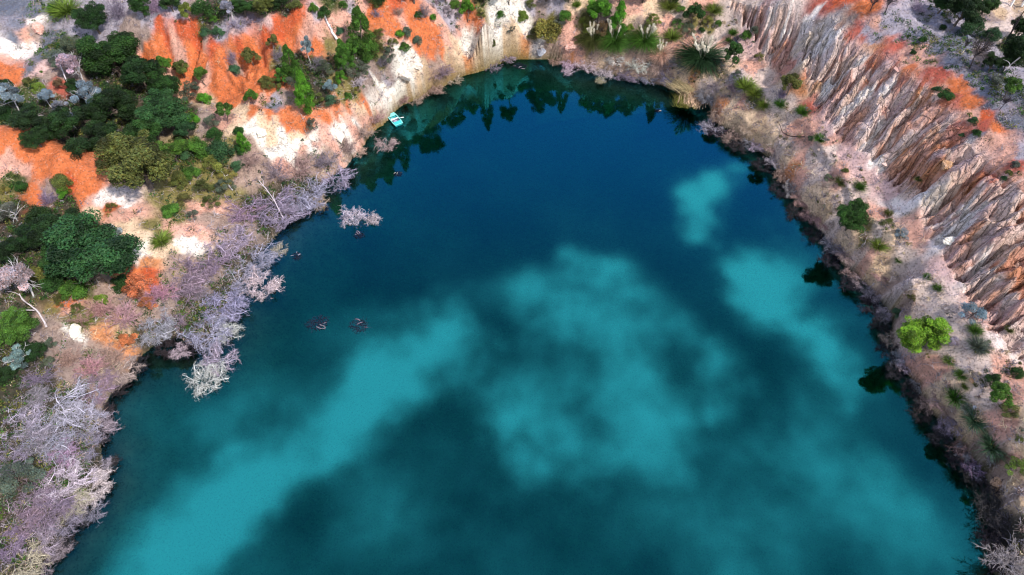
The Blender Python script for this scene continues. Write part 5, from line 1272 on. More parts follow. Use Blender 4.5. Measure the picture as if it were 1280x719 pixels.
curl 8 572 44 .6 lavd|greyish scrub at the left edge just above the grey-green bush
curl 64 566 50 .5 mauve|dull mauve scrub directly above the pinkish branch spray at lower left
curl 100 556 40 .5 lavd|greyish scrub at the mouth of the dark inlet at lower left
curl 36 616 46 .6 mauve|dull mauve scrub right of the grey-green bush at the left edge
curl 112 636 36 .45 lavd|greyish scrub standing in the water under the pinkish branch tips
curl 74 648 44 .55 lavd|greyish scrub between the tan scrub and the lower left corner
curl 56 690 44 .5 mauve|dull mauve scrub at the water in the lower left corner
curl 4 678 40 .6 lavd|greyish scrub at the left edge near the lower left corner
bare 84 446 34 .7 br|brown bare bush under the white clay hump
bare 46 470 36 .7 mauve|mauve bare bush between the dark gum and the lower left scrub
bare 112 456 32 .7 rose|pinkish bare bush right below the white clay hump
loose 60 452 22 .8 gg|grey-green thin bush beside the brown bare one under the clay hump
bare 100 398 26 .6 br|brown bare bush just above the white clay hump
bare 196 366 34 .6 rose|pinkish bare bush right of the small orange-leaved bush
curl 240 352 44 .6 lavd|greyish scrub between the large mauve scrub and the bright arching one
round 556 -14 34 1.1 dg|tall dark bushy tree on the brow of the far bank, mirrored in the far water
cone 604 -20 24 2.2 dk|tall dark conical tree on the brow of the far bank, mirrored in the far water
airy 636 -16 36 1.3 dg|tall dark open-crowned tree on the brow of the far bank, mirrored in the far water
round 684 -22 52 0.9 dk|tall dark bushy tree on the brow of the far bank, mirrored in the far water
cone 712 -18 22 2.0 dg|tall dark conical tree on the brow of the far bank, mirrored in the far water
round 806 -16 40 1.0 dg|tall dark bushy tree on the brow of the far bank, mirrored in the far water
cone 846 -24 26 2.2 dk|tall dark conical tree on the brow of the far bank, mirrored in the far water
airy 778 -20 40 1.2 dk|tall dark open-crowned tree on the brow of the far bank, mirrored in the far water
round 515 -16 46 0.9 dk|tall dark bushy tree on the brow of the far bank, mirrored in the far water
cone 470 -16 26 2.0 dg|tall dark conical tree on the brow of the far bank, mirrored in the far water
airy 430 -20 40 1.2 dk|tall dark open-crowned tree on the brow of the far bank, mirrored in the far water
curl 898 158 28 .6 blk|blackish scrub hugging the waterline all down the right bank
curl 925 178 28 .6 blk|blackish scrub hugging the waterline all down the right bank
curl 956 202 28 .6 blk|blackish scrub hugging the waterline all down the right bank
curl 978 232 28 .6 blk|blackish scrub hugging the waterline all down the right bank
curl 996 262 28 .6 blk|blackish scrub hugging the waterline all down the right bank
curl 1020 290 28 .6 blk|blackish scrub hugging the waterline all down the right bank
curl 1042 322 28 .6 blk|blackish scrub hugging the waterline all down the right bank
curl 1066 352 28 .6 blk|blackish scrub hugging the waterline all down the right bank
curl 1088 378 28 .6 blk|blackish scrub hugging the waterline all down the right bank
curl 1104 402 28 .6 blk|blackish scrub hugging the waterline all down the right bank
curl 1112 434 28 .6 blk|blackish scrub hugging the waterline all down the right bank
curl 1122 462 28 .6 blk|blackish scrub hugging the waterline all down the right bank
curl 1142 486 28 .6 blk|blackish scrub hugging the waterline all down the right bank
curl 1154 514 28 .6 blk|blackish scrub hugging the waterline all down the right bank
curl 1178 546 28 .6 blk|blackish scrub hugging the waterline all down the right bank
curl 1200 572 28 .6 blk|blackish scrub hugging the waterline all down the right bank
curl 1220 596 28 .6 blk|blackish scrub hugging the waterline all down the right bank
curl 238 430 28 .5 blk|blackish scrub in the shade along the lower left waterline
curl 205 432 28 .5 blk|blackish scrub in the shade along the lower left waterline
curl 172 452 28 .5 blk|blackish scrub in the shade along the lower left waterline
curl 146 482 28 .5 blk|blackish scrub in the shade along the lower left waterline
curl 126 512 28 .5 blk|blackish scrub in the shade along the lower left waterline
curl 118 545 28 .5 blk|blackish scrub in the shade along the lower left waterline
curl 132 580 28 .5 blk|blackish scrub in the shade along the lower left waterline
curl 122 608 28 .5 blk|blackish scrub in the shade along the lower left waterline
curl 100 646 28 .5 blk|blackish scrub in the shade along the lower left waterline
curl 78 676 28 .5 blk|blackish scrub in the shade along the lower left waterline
reeds 852 100 40 .35 straw|fallen straw reeds at the water, upper of the three sheaves
reeds 866 116 46 .3 straw|fallen straw reeds at the water, middle of the three sheaves
reeds 856 122 34 .3 oy|greenish fallen reeds at the water, lowest of the three sheaves
'''
GROUPS = {'round': 'leafy trees round the lake', 'airy': 'small open trees round the lake', 'cone': 'conical trees on the banks', 'gum': 'grey gums on the left bank', 'shrub': 'green shrubs on the banks',
          'loose': 'thin shrubs on the banks', 'tuft': 'grass tufts on the banks', 'pampas': 'plumed grass clumps on the far bank', 'curl': 'dead scrub along the waterline', 'bare': 'bare shrubs on the banks',
          'deadtree': 'leafless dark trees', 'snag': 'drowned bushes in the lake', 'reeds': 'fallen reeds at the lake corner'}
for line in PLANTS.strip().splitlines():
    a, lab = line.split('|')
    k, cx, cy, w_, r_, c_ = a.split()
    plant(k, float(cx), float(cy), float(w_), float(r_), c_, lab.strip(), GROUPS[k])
# ------------------------------------------------------------------ boat, logs, posts, rocks
def bm_mesh(name, fn, mat, smooth_=False):
    import bmesh
    bm = bmesh.new(); fn(bm); me_ = bpy.data.meshes.new(name); bm.normal_update(); bm.to_mesh(me_); bm.free()
    me_.materials.append(mat)
    me_.polygons.foreach_set('use_smooth', np.full(len(me_.polygons), smooth_))
    return me_


def bevel_box(bm, cx, cy, cz, sx, sy, sz, bev=0.02):
    import bmesh
    r = bmesh.ops.create_cube(bm, size=1.0)
    for v in r['verts']: v.co.x = v.co.x * sx + cx; v.co.y = v.co.y * sy + cy; v.co.z = v.co.z * sz + cz
    es = list({e for v in r['verts'] for e in v.link_edges})
    bmesh.ops.bevel(bm, geom=es, offset=bev, segments=2, affect='EDGES')


M_AQUA = mat_plain('aqua_paint', (0.045, 0.50, 0.52), 0.35, 0.12, 3.0)
M_PALEAQUA = mat_plain('pale_aqua_paint', (0.22, 0.62, 0.60), 0.4, 0.12, 3.0)
M_WHITE = mat_plain('white_paint', (0.80, 0.80, 0.78), 0.4, 0.06, 5.0)
M_INNER = mat_plain('purple_grey_boards', (0.16, 0.12, 0.20), 0.7, 0.35, 9.0)

bx, by, _, bt = hit(493.5, 149.5, 0.3)
pa = unproj(486, 141, 0.3); pb = unproj(496, 153, 0.3)
byaw = math.atan2(pb[1] - pa[1], pb[0] - pa[0])
boat = bpy.data.objects.new('small_boat', None); COL.objects.link(boat); boat.location = (bx, by, 0); boat.rotation_euler = (0, 0, byaw)
tag(boat, 'small square-ended turquoise boat moored at the upper left shore', 'boat')
LB, WB = 3.3, 1.55


def outline(inset, z, rake=0.0):
    pts = []
    for (x, y) in ((-LB / 2, -WB * 0.42), (-LB * 0.30, -WB / 2), (LB * 0.25, -WB / 2), (LB / 2, -WB * 0.45), (LB / 2, WB * 0.45), (LB * 0.25, WB / 2), (-LB * 0.30, WB / 2), (-LB / 2, WB * 0.42)):
        pts.append((x * (1 - 2 * (inset + rake) / LB), y * (1 - 2 * inset / WB), z))
    return pts


def loft(bm, rings, cap_last=True):       # without caps the last ring is joined to the first
    R_ = [[bm.verts.new(p) for p in ring] for ring in rings]
    for a_, b_ in zip(R_[:-1] if cap_last else R_, R_[1:] if cap_last else R_[1:] + R_[:1]):
        for i in range(len(a_)):
            j = (i + 1) % len(a_); bm.faces.new((a_[i], a_[j], b_[j], b_[i]))
    if cap_last: bm.faces.new(R_[0][::-1]); bm.faces.new(R_[-1])


def f_hull(bm): loft(bm, [outline(0.16, -0.14, 0.25), outline(0.03, 0.22, 0.03), outline(0.0, 0.40), outline(0.07, 0.40), outline(0.11, 0.06)])


link('hull', bm_mesh('hull', f_hull, M_AQUA), boat)
def f_gun(bm): loft(bm, [outline(-0.03, 0.405), outline(-0.03, 0.45), outline(0.10, 0.45), outline(0.10, 0.405)], False)


link('gunwale', bm_mesh('gunwale', f_gun, M_PALEAQUA), boat)
link('deck', bm_mesh('deck', lambda bm: bevel_box(bm, -LB * 0.365, 0, 0.425, LB * 0.22, WB * 0.80, 0.06), M_PALEAQUA), boat)
link('deck', bm_mesh('deck', lambda bm: bevel_box(bm, LB * 0.345, 0, 0.425, LB * 0.24, WB * 0.84, 0.06), M_AQUA), boat)
link('floor_boards', bm_mesh('floor_boards', lambda bm: [bevel_box(bm, -0.02, -0.48 + 0.24 * q, 0.10, LB * 0.44, 0.20, 0.04, 0.01) for q in range(5)], M_INNER), boat)
link('seat', bm_mesh('seat', lambda bm: bevel_box(bm, -0.10, 0, 0.36, 0.32, WB * 0.82, 0.05), M_WHITE), boat)
link('locker', bm_mesh('locker', lambda bm: bevel_box(bm, 0.42, -0.12, 0.24, 0.36, 0.62, 0.22, 0.03), mat_plain('grey_box', (0.36, 0.30, 0.42), 0.6, 0.2, 6.0)), boat)


def f_paddle(bm):
    bevel_box(bm, 0, 0, 0, 1.7, 0.055, 0.045, 0.015)
    bevel_box(bm, 0.98, 0, 0, 0.5, 0.19, 0.03, 0.012)
    bevel_box(bm, -0.86, 0, 0, 0.06, 0.20, 0.05, 0.015)


pad = link('paddle', bm_mesh('paddle', f_paddle, M_WHITE), None, (bx + 0.30, by + 0.10, 0.50), math.radians(12))
tag(pad, 'white paddle lying across the turquoise boat and over its side', 'paddle')


def log(name, pts, r0, r1, col, label, cat, lifts=None, side=0, branches=0, group=None, seed=1):
    """a trunk along pixels of the photograph; lifts = metres above the ground at each point"""
    rr = np.random.default_rng(seed)
    P = []
    for i, (px, py) in enumerate(pts):
        lift = lifts[i] if lifts else r0
        x, y, z, t = hit(px, py, lift); P.append((x, y, z + lift))
    P = np.array(P); base = P[0].copy()
    n = 12; s = np.linspace(0, len(P) - 1, n); Q_ = np.stack([np.interp(s, range(len(P)), P[:, k]) for k in range(3)], 1) - base
    Q_[1:-1] += rr.normal(0, r0 * 0.16, (n - 2, 3)); Q_ += (np.sin(s * 2.1 + seed)[:, None] - math.sin(seed)) * np.array([0.12, 0.08, 0.0])
    v, f = tubes(Q_[None], np.linspace(r0, r1, n)[None], 6); parts_ = [(v, f, 1.0)]
    if branches:
        b, t = pick(rr, Q_[None], branches, 0.3, 1.0)
        L_ = np.linalg.norm(P[-1] - P[0])
        B_ = grow(rr, b, t + rr.normal(0, 0.6, t.shape), L_ * (0.15 + 0.2 * rr.random(branches)), 5, 0.15, 0.05)
        v, f = tubes(B_, np.linspace(r1 * 1.1, r1 * 0.4, 5)[None].repeat(branches, 0), 4); parts_.append((v, f, 0.95))
    V, F, T = merge(parts_)
    o = link(name, mesh_from(name, V, F, M_WOOD, tint=T, smooth_=True), None, tuple(base), 0.0, (1, 1, 1), C[col] if isinstance(col, str) else col)
    tag(o, label, cat, group)
    return o


WHT = (0.78, 0.72, 0.72)
FL = 'fallen trunks and branches'
log('fallen_log', [(421, 49), (412, 31), (400, 12)], 0.22, 0.10, WHT, 'long white fallen trunk pointing down the pink slope left of the tallest conical tree', 'fallen trunk', None, 0, 7, FL, 3)
log('fallen_branch', [(291, 238), (281, 224), (276, 216)], 0.10, 0.05, WHT, 'white fallen branch on the dry grass above the lavender scrub', 'branch', [0.2, 0.8, 1.0], 0, 6, FL, 4)
log('fallen_branch', [(354, 272), (340, 250), (322, 226)], 0.08, 0.045, (0.58, 0.5, 0.54), 'whitish branch lying over the upper mass of lavender scrub', 'branch', [1.2, 2.2, 2.6], 0, 9, FL, 5)
log('dead_snag', [(58, 409), (44, 389), (33, 378), (24, 367)], 0.13, 0.05, (0.55, 0.48, 0.50), 'white forked bare trunk leaning under the pinkish pale gum', 'dead trunk', [0.1, 1.2, 2.2, 3.0], 0, 3, FL, 6)
log('fallen_branch', [(43, 388), (28, 388), (10, 387)], 0.07, 0.04, (0.55, 0.48, 0.50), 'thin white limb lying level from the forked bare trunk to the left edge', 'branch', [1.3, 1.3, 1.3], 0, 2, FL, 7)
log('fallen_branch', [(1006, 171), (990, 170), (979, 165), (974, 155)], 0.09, 0.05, (0.05, 0.03, 0.03), 'thin dark fallen branch crossing the lip of the bench', 'branch', [0.2, 0.3, 0.2, 0.3], 0, 2, FL, 8)
log('leaning_dead_tree', [(1255, 58), (1264, 42), (1280, 14)], 0.16, 0.06, (0.04, 0.03, 0.035), 'tall dark leaning trunk beside the pale track in the upper right corner', 'tree trunk', [0.0, 2.6, 6.4], 0, 3, FL, 9)
log('leaning_dead_tree', [(1275, 72), (1262, 82), (1256, 88)], 0.09, 0.05, (0.55, 0.5, 0.5), 'thin pale trunk leaning among the dark trees at the right edge', 'tree trunk', [4.5, 2.0, 0.2], 0, 2, FL, 10)
log('dead_snag', [(88, 111), (77, 91), (69, 73)], 0.13, 0.06, (0.66, 0.58, 0.62), 'thin whitish trunk leaning left below the pinkish grey gum', 'dead trunk', [0.0, 1.6, 3.2], 0, 2, FL, 11)
log('fallen_branch', [(922, 57), (917, 47)], 0.20, 0.12, (0.10, 0.10, 0.16), 'short dark log on the pale slope above the rounded-crown tree', 'branch', [0.2, 0.3], 0, 0, FL, 12)
log('fallen_branch', [(589, 72), (582, 64)], 0.07, 0.04, (0.10, 0.06, 0.05), 'thin dark stick on the white clay bank left of the drip-rooted scrub', 'branch', [0.1, 0.4], 0, 2, FL, 13)

for (px, py, hh, lab) in ((1263, 8, 1.7, 'white post by the pale track in the upper right corner, left of two'), (1277, 8, 1.2, 'white post at the right edge by the pale track, right of two')):
    x, y, z, t = hit(px, py)
    def f_post(bm): bevel_box(bm, 0, 0, hh / 2, 0.24, 0.24, hh, 0.03); bevel_box(bm, 0, 0, hh + 0.03, 0.30, 0.30, 0.06, 0.015)
    o = link('post', bm_mesh('post', f_post, M_WHITE), None, (x, y, z - 0.05), 0.3); tag(o, lab, 'post', 'white posts by the track')


def rock_mesh(name, seed, mat, rug=0.35):
    import bmesh
    from mathutils import noise, Vector
    rq = np.random.default_rng(seed + 400)
    pl = unit(rq.normal(0, 1, (26, 3)) * np.array([1, 1, 0.8])); pd = rq.uniform(0.24, 0.46, 26)

    def f(bm):
        bmesh.ops.create_icosphere(bm, subdivisions=6, radius=0.5)
        off = Vector((seed * 3.1, seed * 1.7, seed * 0.9))
        for v in bm.verts:
            p = np.array(v.co) * (1 + 0.25 * noise.noise(v.co * 2.4 + off))
            for n_, d_ in zip(pl, pd):
                e = p @ n_ - d_
                if e > 0: p = p - n_ * e * 0.93
            q = Vector(p)
            v.co = q * (1 + abs(noise.noise(q * 6 + off)) * rug * 0.5 - abs(noise.noise(q * 14 + off)) * rug * 0.35 + noise.noise(q * 30 + off) * rug * 0.12)
    return bm_mesh(name, f, mat, False)


def rock_mat(name, col, band=0.0, col2=(0.4, 0.2, 0.1)):
    m, nt, out = material(name); L = nt.links.new
    co_ = node(nt, 'ShaderNodeTexCoord'); a_ = node(nt, 'ShaderNodeTexNoise', i_Scale=5.0, i_Detail=8.0, i_Roughness=0.7); L(co_.outputs['Object'], a_.inputs['Vector'])
    ra = node(nt, 'ShaderNodeMapRange', i_From_Min=0.42, i_From_Max=0.68, i_To_Min=0.0, i_To_Max=0.75); L(a_.outputs['Fac'], ra.inputs['Value'])
    mx_ = node(nt, 'ShaderNodeMixRGB', i_Color1=(*col, 1), i_Color2=(*col2, 1)); L(ra.outputs[0], mx_.inputs['Fac'])
    bp = node(nt, 'ShaderNodeBump', i_Strength=0.8, i_Distance=0.12); L(a_.outputs['Fac'], bp.inputs['Height'])
    p = node(nt, 'ShaderNodeBsdfPrincipled', i_Roughness=0.95); p.inputs['Specular IOR Level'].default_value = 0.1; L(mx_.outputs[0], p.inputs['Base Color']); L(bp.outputs[0], p.inputs['Normal'])
    L(p.outputs[0], out.inputs['Surface'])
    return m


RM = dict(white=rock_mat('white_clay', (0.80, 0.75, 0.68), col2=(0.66, 0.46, 0.32)), pink=rock_mat('pink_rock', (0.60, 0.30, 0.24), col2=(0.74, 0.60, 0.52)), grey=rock_mat('pale_stone', (0.62, 0.62, 0.68), col2=(0.42, 0.42, 0.48)),
          tan=rock_mat('tan_rock', (0.50, 0.32, 0.20), col2=(0.26, 0.15, 0.10)), brown=rock_mat('brown_rock', (0.44, 0.24, 0.12), col2=(0.62, 0.42, 0.3)))
ROCKS = '''
1220 508 9 .7 grey|pale grey stone on the bank below the sandy clearing
1216 474 11 .6 brown|brown stone lying in the sandy clearing
505 92 30 .7 white|white clay outcrop, larger of the two on the far left bank
522 80 20 .7 white|white clay outcrop, smaller of the two on the far left bank
424 168 28 .5 white|rounded white clay lump at the foot of the orange ridge
326 164 24 .7 white|upright white clay face right of the narrow bright bush
676 62 18 .8 grey|bluish white stone outlet at the water of the far bank
716 56 28 .7 pink|pink rock face at the far waterline right of the stone outlet
92 414 30 .5 white|white clay hump on the left bank below the orange knob
20 68 26 .5 white|white rock slab under the grey slope at the left edge
46 34 26 .6 pink|pinkish boulder in the grey slope of the upper left corner
1248 606 26 .6 tan|tan boulder on the shaded bank at lower right
1190 300 22 .7 white|white rock rib bulging from the orange part of the cliff
1186 205 26 .6 brown|brown overhanging rock under the crest of the cliff
'''
for i, line in enumerate(ROCKS.strip().splitlines()):
    a, lab = line.split('|'); cx, cy, w_, r_, m_ = a.split(); cx, cy, w_, r_ = float(cx), float(cy), float(w_), float(r_)
    x, y, z, t = hit(cx, cy, 0.3); W = w_ * t / FOC * 0.88
    nm = 'stone' if w_ < 12 else 'rock_outcrop'
    o = link(nm, rock_mesh(nm, i + 1, RM[m_], 0.4), None, (x, y, z + 0.02 * W), _prng.random() * 6.28, (W, W * 0.8, W * r_)); tag(o, lab, 'rock', 'rocks on the banks')

# ------------------------------------------------------------------ what nobody could count: litter, twigs, undergrowth, stones
N = 90000
sxr = RNG.uniform(-78, 76, N); syr = RNG.uniform(16, 140, N)
ii = np.clip(np.searchsorted(XS, sxr), 0, nx - 1); jj = np.clip(np.searchsorted(YS, syr), 0, ny - 1)
ssd = SD[jj, ii]; scol = soil[jj, ii]; slum = scol.mean(1); sgz = ground_z(sxr, syr); scliff = m_cliff[jj, ii]; stoe = toe_d[jj, ii]
green = np.clip((scol[:, 1] - scol[:, 0] * 0.75) * 30, 0, 1) * (slum < 0.25)
darkish = (slum < 0.13)
clump = fbm(sxr * 0.16, syr * 0.16, 3, 301)
depthk = 1.0

orange = (scol[:, 0] > 0.40) & (scol[:, 1] < 0.26)
# leafy undergrowth in the dark and olive places
pr = np.where(darkish, 0.55, 0) + 0.35 * green + np.where((clump > 0.2) & (slum < 0.42) & ~orange, 0.20, np.where(orange, 0.0, 0.012))
bank = (sxr > 22) & (stoe < 0.5)
pr = np.where(bank, np.maximum(pr, 0.02 + 0.16 * smooth(-0.1, 0.35, clump)), pr)
sel = (ssd > 0.5) & (RNG.random(N) < pr) & (scliff < 0.3)
bxy = np.stack([sxr[sel], syr[sel], sgz[sel]], 1)[:9000]
k = 22; nb = len(bxy); rad = RNG.uniform(0.25, 0.75, nb)
pal = np.array([C['dg'], C['mg'], C['ol'], C['gg'], C['dk'], C['oy'], C['bl'], C['ash']]); pc = pal[RNG.choice(8, nb, p=[.2, .18, .16, .14, .1, .1, .06, .06])]
bk = bank[sel][:9000]; pc = np.where(bk[:, None], np.array([C['straw'], C['ol'], C['gg'], C['br'], C['oy'], C['ash']])[RNG.choice(6, nb)] * 0.9, pc); rad = np.where(bk, rad * 0.7, rad)
d = unit(RNG.normal(0, 1, (nb, k, 3))); d[..., 2] = np.abs(d[..., 2]) * 0.9
Cn = (bxy[:, None, :] + d * rad[:, None, None] * (0.5 + 0.6 * RNG.random((nb, k, 1)))).reshape(-1, 3)
v, f = leaves(RNG, Cn, unit(d.reshape(-1, 3) + RNG.normal(0, 0.5, (nb * k, 3))), 0.12, 0.5)
tc_ = np.repeat(pc, k * 4, 0) * np.repeat(np.clip(1 + 0.3 * RNG.normal(0, 1, nb * k), 0.4, 1.8), 4)[:, None]
o = link('undergrowth', mesh_from('undergrowth', v, f, M_LEAF, tint=tc_), color=(1, 1, 1)); o['kind'] = 'stuff'; o['label'] = 'low leafy undergrowth covering the banks'

# bare twigs, thick by the water and thinner above
pr = 0.62 * np.exp(-np.clip(ssd, 0, 40) / 2.6) + np.where((clump < -0.05) & (slum < 0.5), 0.10, 0.015) * ~orange
pr = np.where((syr < 75) & (sxr < 0), pr + 0.10 * np.exp(-ssd / 9.0), pr)
pr = np.where(bank, pr + 0.12 * np.exp(-ssd / 5.0), pr)
sel = (ssd > 0.15) & (RNG.random(N) < pr) & (scliff < 0.2)
bxy = np.stack([sxr[sel], syr[sel], sgz[sel]], 1)[:11000]
k = 7; nb = len(bxy)
base = np.repeat(bxy, k, 0) + RNG.normal(0, 0.12, (nb * k, 3)) * np.array([1, 1, 0.1]); base[:, 2] -= 0.03
P = grow(RNG, base, np.stack([RNG.normal(0, 0.8, nb * k), RNG.normal(0, 0.8, nb * k), np.abs(RNG.normal(0.7, 0.4, nb * k))], 1), RNG.uniform(0.4, 1.3, nb * k), 5, 0.28, 0.35)
v, f = tubes(P, np.linspace(0.026, 0.013, 5)[None].repeat(nb * k, 0), 3)
pal = np.array([C['pale'], C['lavd'], C['br'], C['tan'], C['ash'], C['straw']]); pc = pal[RNG.choice(6, nb, p=[.16, .2, .24, .2, .12, .08])]
tc_ = np.repeat(pc, k * 15, 0) * np.repeat(np.clip(1 + 0.25 * RNG.normal(0, 1, nb * k), 0.4, 1.6), 15)[:, None]
o = link('dry_twigs', mesh_from('dry_twigs', v, f, M_WOOD, tint=tc_), color=(1, 1, 1)); o['kind'] = 'stuff'; o['label'] = 'dry bare twigs littering the banks'

# loose stones and clods
sel = (ssd > 0.2) & (RNG.random(N) < (0.10 + 0.10 * (clump > 0.1)) * np.where(orange, 0.35, 1))
bxy = np.stack([sxr[sel], syr[sel], sgz[sel]], 1)[:9000]; nb = len(bxy)
oct_ = np.array([[1, 0, 0], [0, 1, 0], [-1, 0, 0], [0, -1, 0], [0, 0, 1], [0, 0, -1]], float); of = np.array([[0, 1, 4], [1, 2, 4], [2, 3, 4], [3, 0, 4], [1, 0, 5], [2, 1, 5], [3, 2, 5], [0, 3, 5]])
sz = 0.06 * np.exp(RNG.normal(0, 0.5, nb)) * np.where(RNG.random(nb) < 0.07, 3.2, 1.0)
V = (bxy[:, None, :] + (oct_[None] + RNG.normal(0, 0.25, (nb, 6, 3))) * sz[:, None, None] * np.array([1, 1, 0.7])).reshape(-1, 3)
Fp = (of[None] + (np.arange(nb) * 6)[:, None, None]).reshape(-1, 3)
pc = np.clip(scol[sel][:9000] * RNG.uniform(0.5, 1.15, (nb, 1)), 0.02, 0.82)
o = link('pebbles', mesh_from('pebbles', V, Fp, M_WOOD, tint=np.repeat(pc, 6, 0)), color=(1, 1, 1)); o['kind'] = 'stuff'; o['label'] = 'loose stones and clods strewn over the banks'
EXPOSURE = 0.33
CLOUD_RGB = (27.0, 27.5, 28.0)
# ------------------------------------------------------------------ camera, sky and sun
cam = bpy.data.cameras.new('camera'); cam.sensor_width = 36; cam.lens = FOC * 36 / 1280; cam.clip_end = 6000; cam.clip_start = 0.5
co = bpy.data.objects.new('camera', cam); COL.objects.link(co)
co.location = (0, 0, CAM_H); co.rotation_euler = (math.pi / 2 - PITCH, 0, 0)
SC.camera = co

SUN = np.array((0.50, -0.40, 0.77)); SUN /= np.linalg.norm(SUN)
sl = bpy.data.lights.new('sun', 'SUN'); sl.energy = 4.2; sl.angle = R(3); sl.color = (1.0, 0.95, 0.88)
so = bpy.data.objects.new('sun', sl); COL.objects.link(so)
so.rotation_euler = (math.acos(SUN[2]), 0, math.atan2(SUN[0], -SUN[1]))

w = bpy.data.worlds.new('World'); SC.world = w; w.use_nodes = True
nt = w.node_tree; nt.nodes.clear(); L = nt.links.new
wo = node(nt, 'ShaderNodeOutputWorld'); bg = node(nt, 'ShaderNodeBackground', i_Strength=0.10); L(bg.outputs[0], wo.inputs['Surface'])
sky = node(nt, 'ShaderNodeTexSky', sky_type='NISHITA', sun_disc=False); sky.sun_elevation = math.asin(SUN[2]); sky.sun_rotation = math.atan2(SUN[0], SUN[1])
sky.altitude = 300
tc = node(nt, 'ShaderNodeTexCoord'); sx = node(nt, 'ShaderNodeSeparateXYZ'); L(tc.outputs['Generated'], sx.inputs[0])
mz = node(nt, 'ShaderNodeMath', operation='MAXIMUM'); mz.inputs[1].default_value = 0.08; L(sx.outputs['Z'], mz.inputs[0])
du = node(nt, 'ShaderNodeMath', operation='DIVIDE'); L(sx.outputs['X'], du.inputs[0]); L(mz.outputs[0], du.inputs[1])
dv = node(nt, 'ShaderNodeMath', operation='DIVIDE'); L(sx.outputs['Y'], dv.inputs[0]); L(mz.outputs[0], dv.inputs[1])
cb = node(nt, 'ShaderNodeCombineXYZ'); L(du.outputs[0], cb.inputs['X']); L(dv.outputs[0], cb.inputs['Y'])   # position on the cloud deck
nz = node(nt, 'ShaderNodeTexNoise', i_Scale=6.0, i_Detail=10.0, i_Roughness=0.66); L(cb.outputs[0], nz.inputs['Vector'])
wv = node(nt, 'ShaderNodeTexNoise', i_Scale=3.2, i_Detail=7.0, i_Roughness=0.6); L(cb.outputs[0], wv.inputs['Vector'])
ws = node(nt, 'ShaderNodeVectorMath', operation='SUBTRACT'); ws.inputs[1].default_value = (0.5, 0.5, 0.5); L(wv.outputs['Color'], ws.inputs[0])
wm = node(nt, 'ShaderNodeVectorMath', operation='SCALE'); wm.inputs['Scale'].default_value = 0.34; L(ws.outputs[0], wm.inputs[0])
wa = node(nt, 'ShaderNodeVectorMath', operation='ADD'); L(cb.outputs[0], wa.inputs[0]); L(wm.outputs[0], wa.inputs[1])
# banks of cloud over the pit: place (where the lake mirrors it, in pixels), radius in pixels, weight
CLOUDS = [(742, 325, 42, .7), (765, 345, 42, .55), (690, 358, 50, .42), (650, 385, 60, .38), (720, 400, 80, .42), (760, 430, 80, .45), (812, 400, 60, .38), (882, 418, 42, .62), (897, 460, 42, .72), (862, 508, 42, .72),
          (800, 548, 60, .65), (740, 578, 50, .68), (680, 560, 52, .64), (640, 540, 46, .55), (640, 500, 50, .4), (700, 500, 70, .42), (780, 480, 70, .45),
          (545, 410, 50, .6), (510, 450, 60, .65), (470, 482, 60, .7), (430, 520, 56, .66), (572, 450, 45, .5), (395, 560, 60, .52), (350, 590, 62, .66), (300, 622, 64, .72), (250, 660, 74, .78), (200, 705, 84, .75),
          (330, 500, 90, .26), (250, 545, 90, .30), (450, 410, 60, .22),
          (930, 312, 38, .85), (960, 342, 48, .95), (990, 382, 52, .95), (1030, 420, 52, .95), (1060, 460, 42, .5), (1005, 310, 60, .45), (1062, 380, 50, .42), (884, 240, 42, 1.3), (908, 212, 32, 1.0), (868, 274, 28, .9), (835, 250, 22, .3),
          (1050, 600, 160, .32), (950, 620, 120, .2), (1150, 650, 110, .30), (880, 690, 100, .2), (470, 665, 90, .24), (1000, 520, 100, .18)]
acc = None
for (px, py, r, wt) in CLOUDS:
    c = unproj(px, py, 0.0) / CAM_H
    e = unproj(px + r, py, 0.0) / CAM_H; rr = abs(e[0] - c[0]) * 1.15
    ds = node(nt, 'ShaderNodeVectorMath', operation='DISTANCE'); ds.inputs[1].default_value = (c[0], c[1], 0); L(wa.outputs[0], ds.inputs[0])
    mr = node(nt, 'ShaderNodeMapRange', interpolation_type='SMOOTHERSTEP', i_From_Min=rr * 1.25, i_From_Max=0.0, i_To_Min=0.0, i_To_Max=wt); L(ds.outputs['Value'], mr.inputs['Value'])
    if acc is None: acc = mr.outputs[0]
    else:
        ad = node(nt, 'ShaderNodeMath', operation='ADD'); L(acc, ad.inputs[0]); L(mr.outputs[0], ad.inputs[1]); acc = ad.outputs[0]
# lower towards the horizon: ordinary scattered cloud
d0 = node(nt, 'ShaderNodeVectorMath', operation='LENGTH'); L(cb.outputs[0], d0.inputs[0])
far = node(nt, 'ShaderNodeMapRange', i_From_Min=1.7, i_From_Max=2.6, i_To_Min=0.0, i_To_Max=0.35); L(d0.outputs['Value'], far.inputs['Value'])
sv = node(nt, 'ShaderNodeMapRange', i_From_Min=-0.35, i_From_Max=-0.9, i_To_Min=0.0, i_To_Max=0.2); L(sx.outputs['Y'], sv.inputs['Value'])
a1 = node(nt, 'ShaderNodeMath', operation='ADD'); L(acc, a1.inputs[0]); L(far.outputs[0], a1.inputs[1])
a2 = node(nt, 'ShaderNodeMath', operation='ADD'); L(a1.outputs[0], a2.inputs[0]); L(sv.outputs[0], a2.inputs[1])
n5 = node(nt, 'ShaderNodeMapRange', i_From_Min=0.3, i_From_Max=0.7, i_To_Min=0.25, i_To_Max=1.6); L(nz.outputs['Fac'], n5.inputs['Value'])
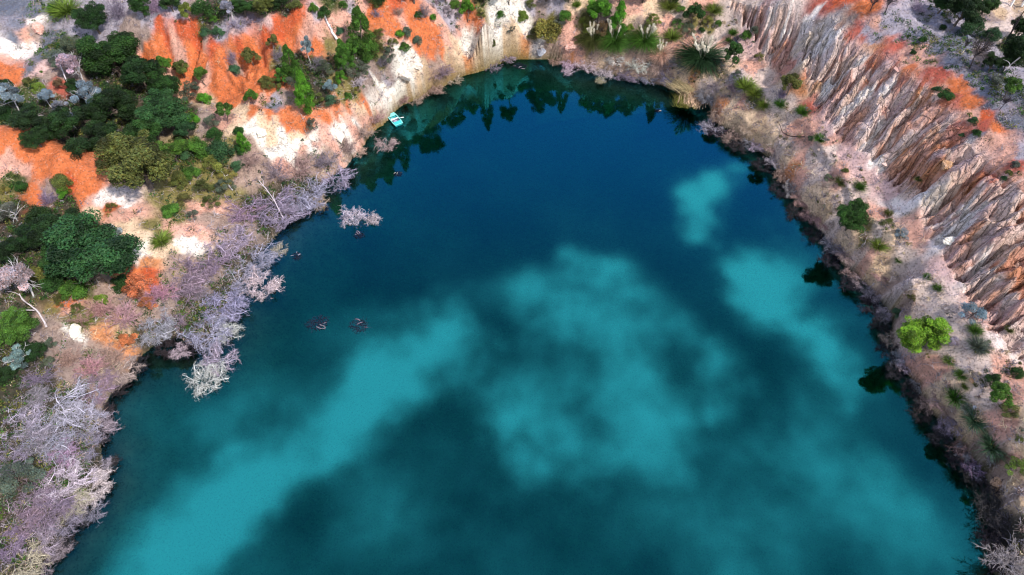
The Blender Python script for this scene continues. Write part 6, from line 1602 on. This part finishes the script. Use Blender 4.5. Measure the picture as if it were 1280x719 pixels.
vr = node(nt, 'ShaderNodeMapRange', i_From_Min=0.35, i_From_Max=1.25, i_To_Min=0.31, i_To_Max=0.06); L(d0.outputs['Value'], vr.inputs['Value'])
veil = node(nt, 'ShaderNodeMath', operation='ADD'); L(a2.outputs[0], veil.inputs[0]); L(vr.outputs[0], veil.inputs[1])
a3 = node(nt, 'ShaderNodeMath', operation='MULTIPLY'); L(veil.outputs[0], a3.inputs[0]); L(n5.outputs[0], a3.inputs[1])
cl = node(nt, 'ShaderNodeMapRange', interpolation_type='SMOOTHSTEP', i_From_Min=0.0, i_From_Max=1.35); L(a3.outputs[0], cl.inputs['Value'])
# clear blue sky on the far side of the pit, hazier overhead
bl = node(nt, 'ShaderNodeMapRange', interpolation_type='SMOOTHSTEP', i_From_Min=0.55, i_From_Max=1.3, i_To_Min=0.0, i_To_Max=1.0); L(dv.outputs[0], bl.inputs['Value'])
bt = node(nt, 'ShaderNodeMixRGB', i_Color1=(1.2, 1.25, 1.25, 1), i_Color2=(2.7, 2.8, 4.1, 1)); L(bl.outputs[0], bt.inputs['Fac'])
sb = node(nt, 'ShaderNodeMixRGB', blend_type='MULTIPLY', i_Fac=1.0); L(sky.outputs[0], sb.inputs['Color1']); L(bt.outputs[0], sb.inputs['Color2'])
mx = node(nt, 'ShaderNodeMixRGB', i_Color2=(*CLOUD_RGB, 1)); L(cl.outputs[0], mx.inputs['Fac']); L(sb.outputs[0], mx.inputs['Color1'])
L(mx.outputs[0], bg.inputs['Color'])

SC.view_settings.view_transform = 'Standard'; SC.view_settings.look = 'None'; SC.view_settings.exposure = EXPOSURE; SC.view_settings.gamma = 1; SC.view_settings.use_curve_mapping = False
SC.cycles.max_bounces = 6; SC.cycles.transparent_max_bounces = 12; SC.cycles.volume_bounces = 0; SC.cycles.use_denoising = True; SC.cycles.denoising_prefilter = 'ACCURATE'
SC.cycles.caustics_reflective = False; SC.cycles.caustics_refractive = False; SC.render.film_transparent = False
SC.cycles.pixel_filter_type = 'BLACKMAN_HARRIS'; SC.cycles.filter_width = 1.2
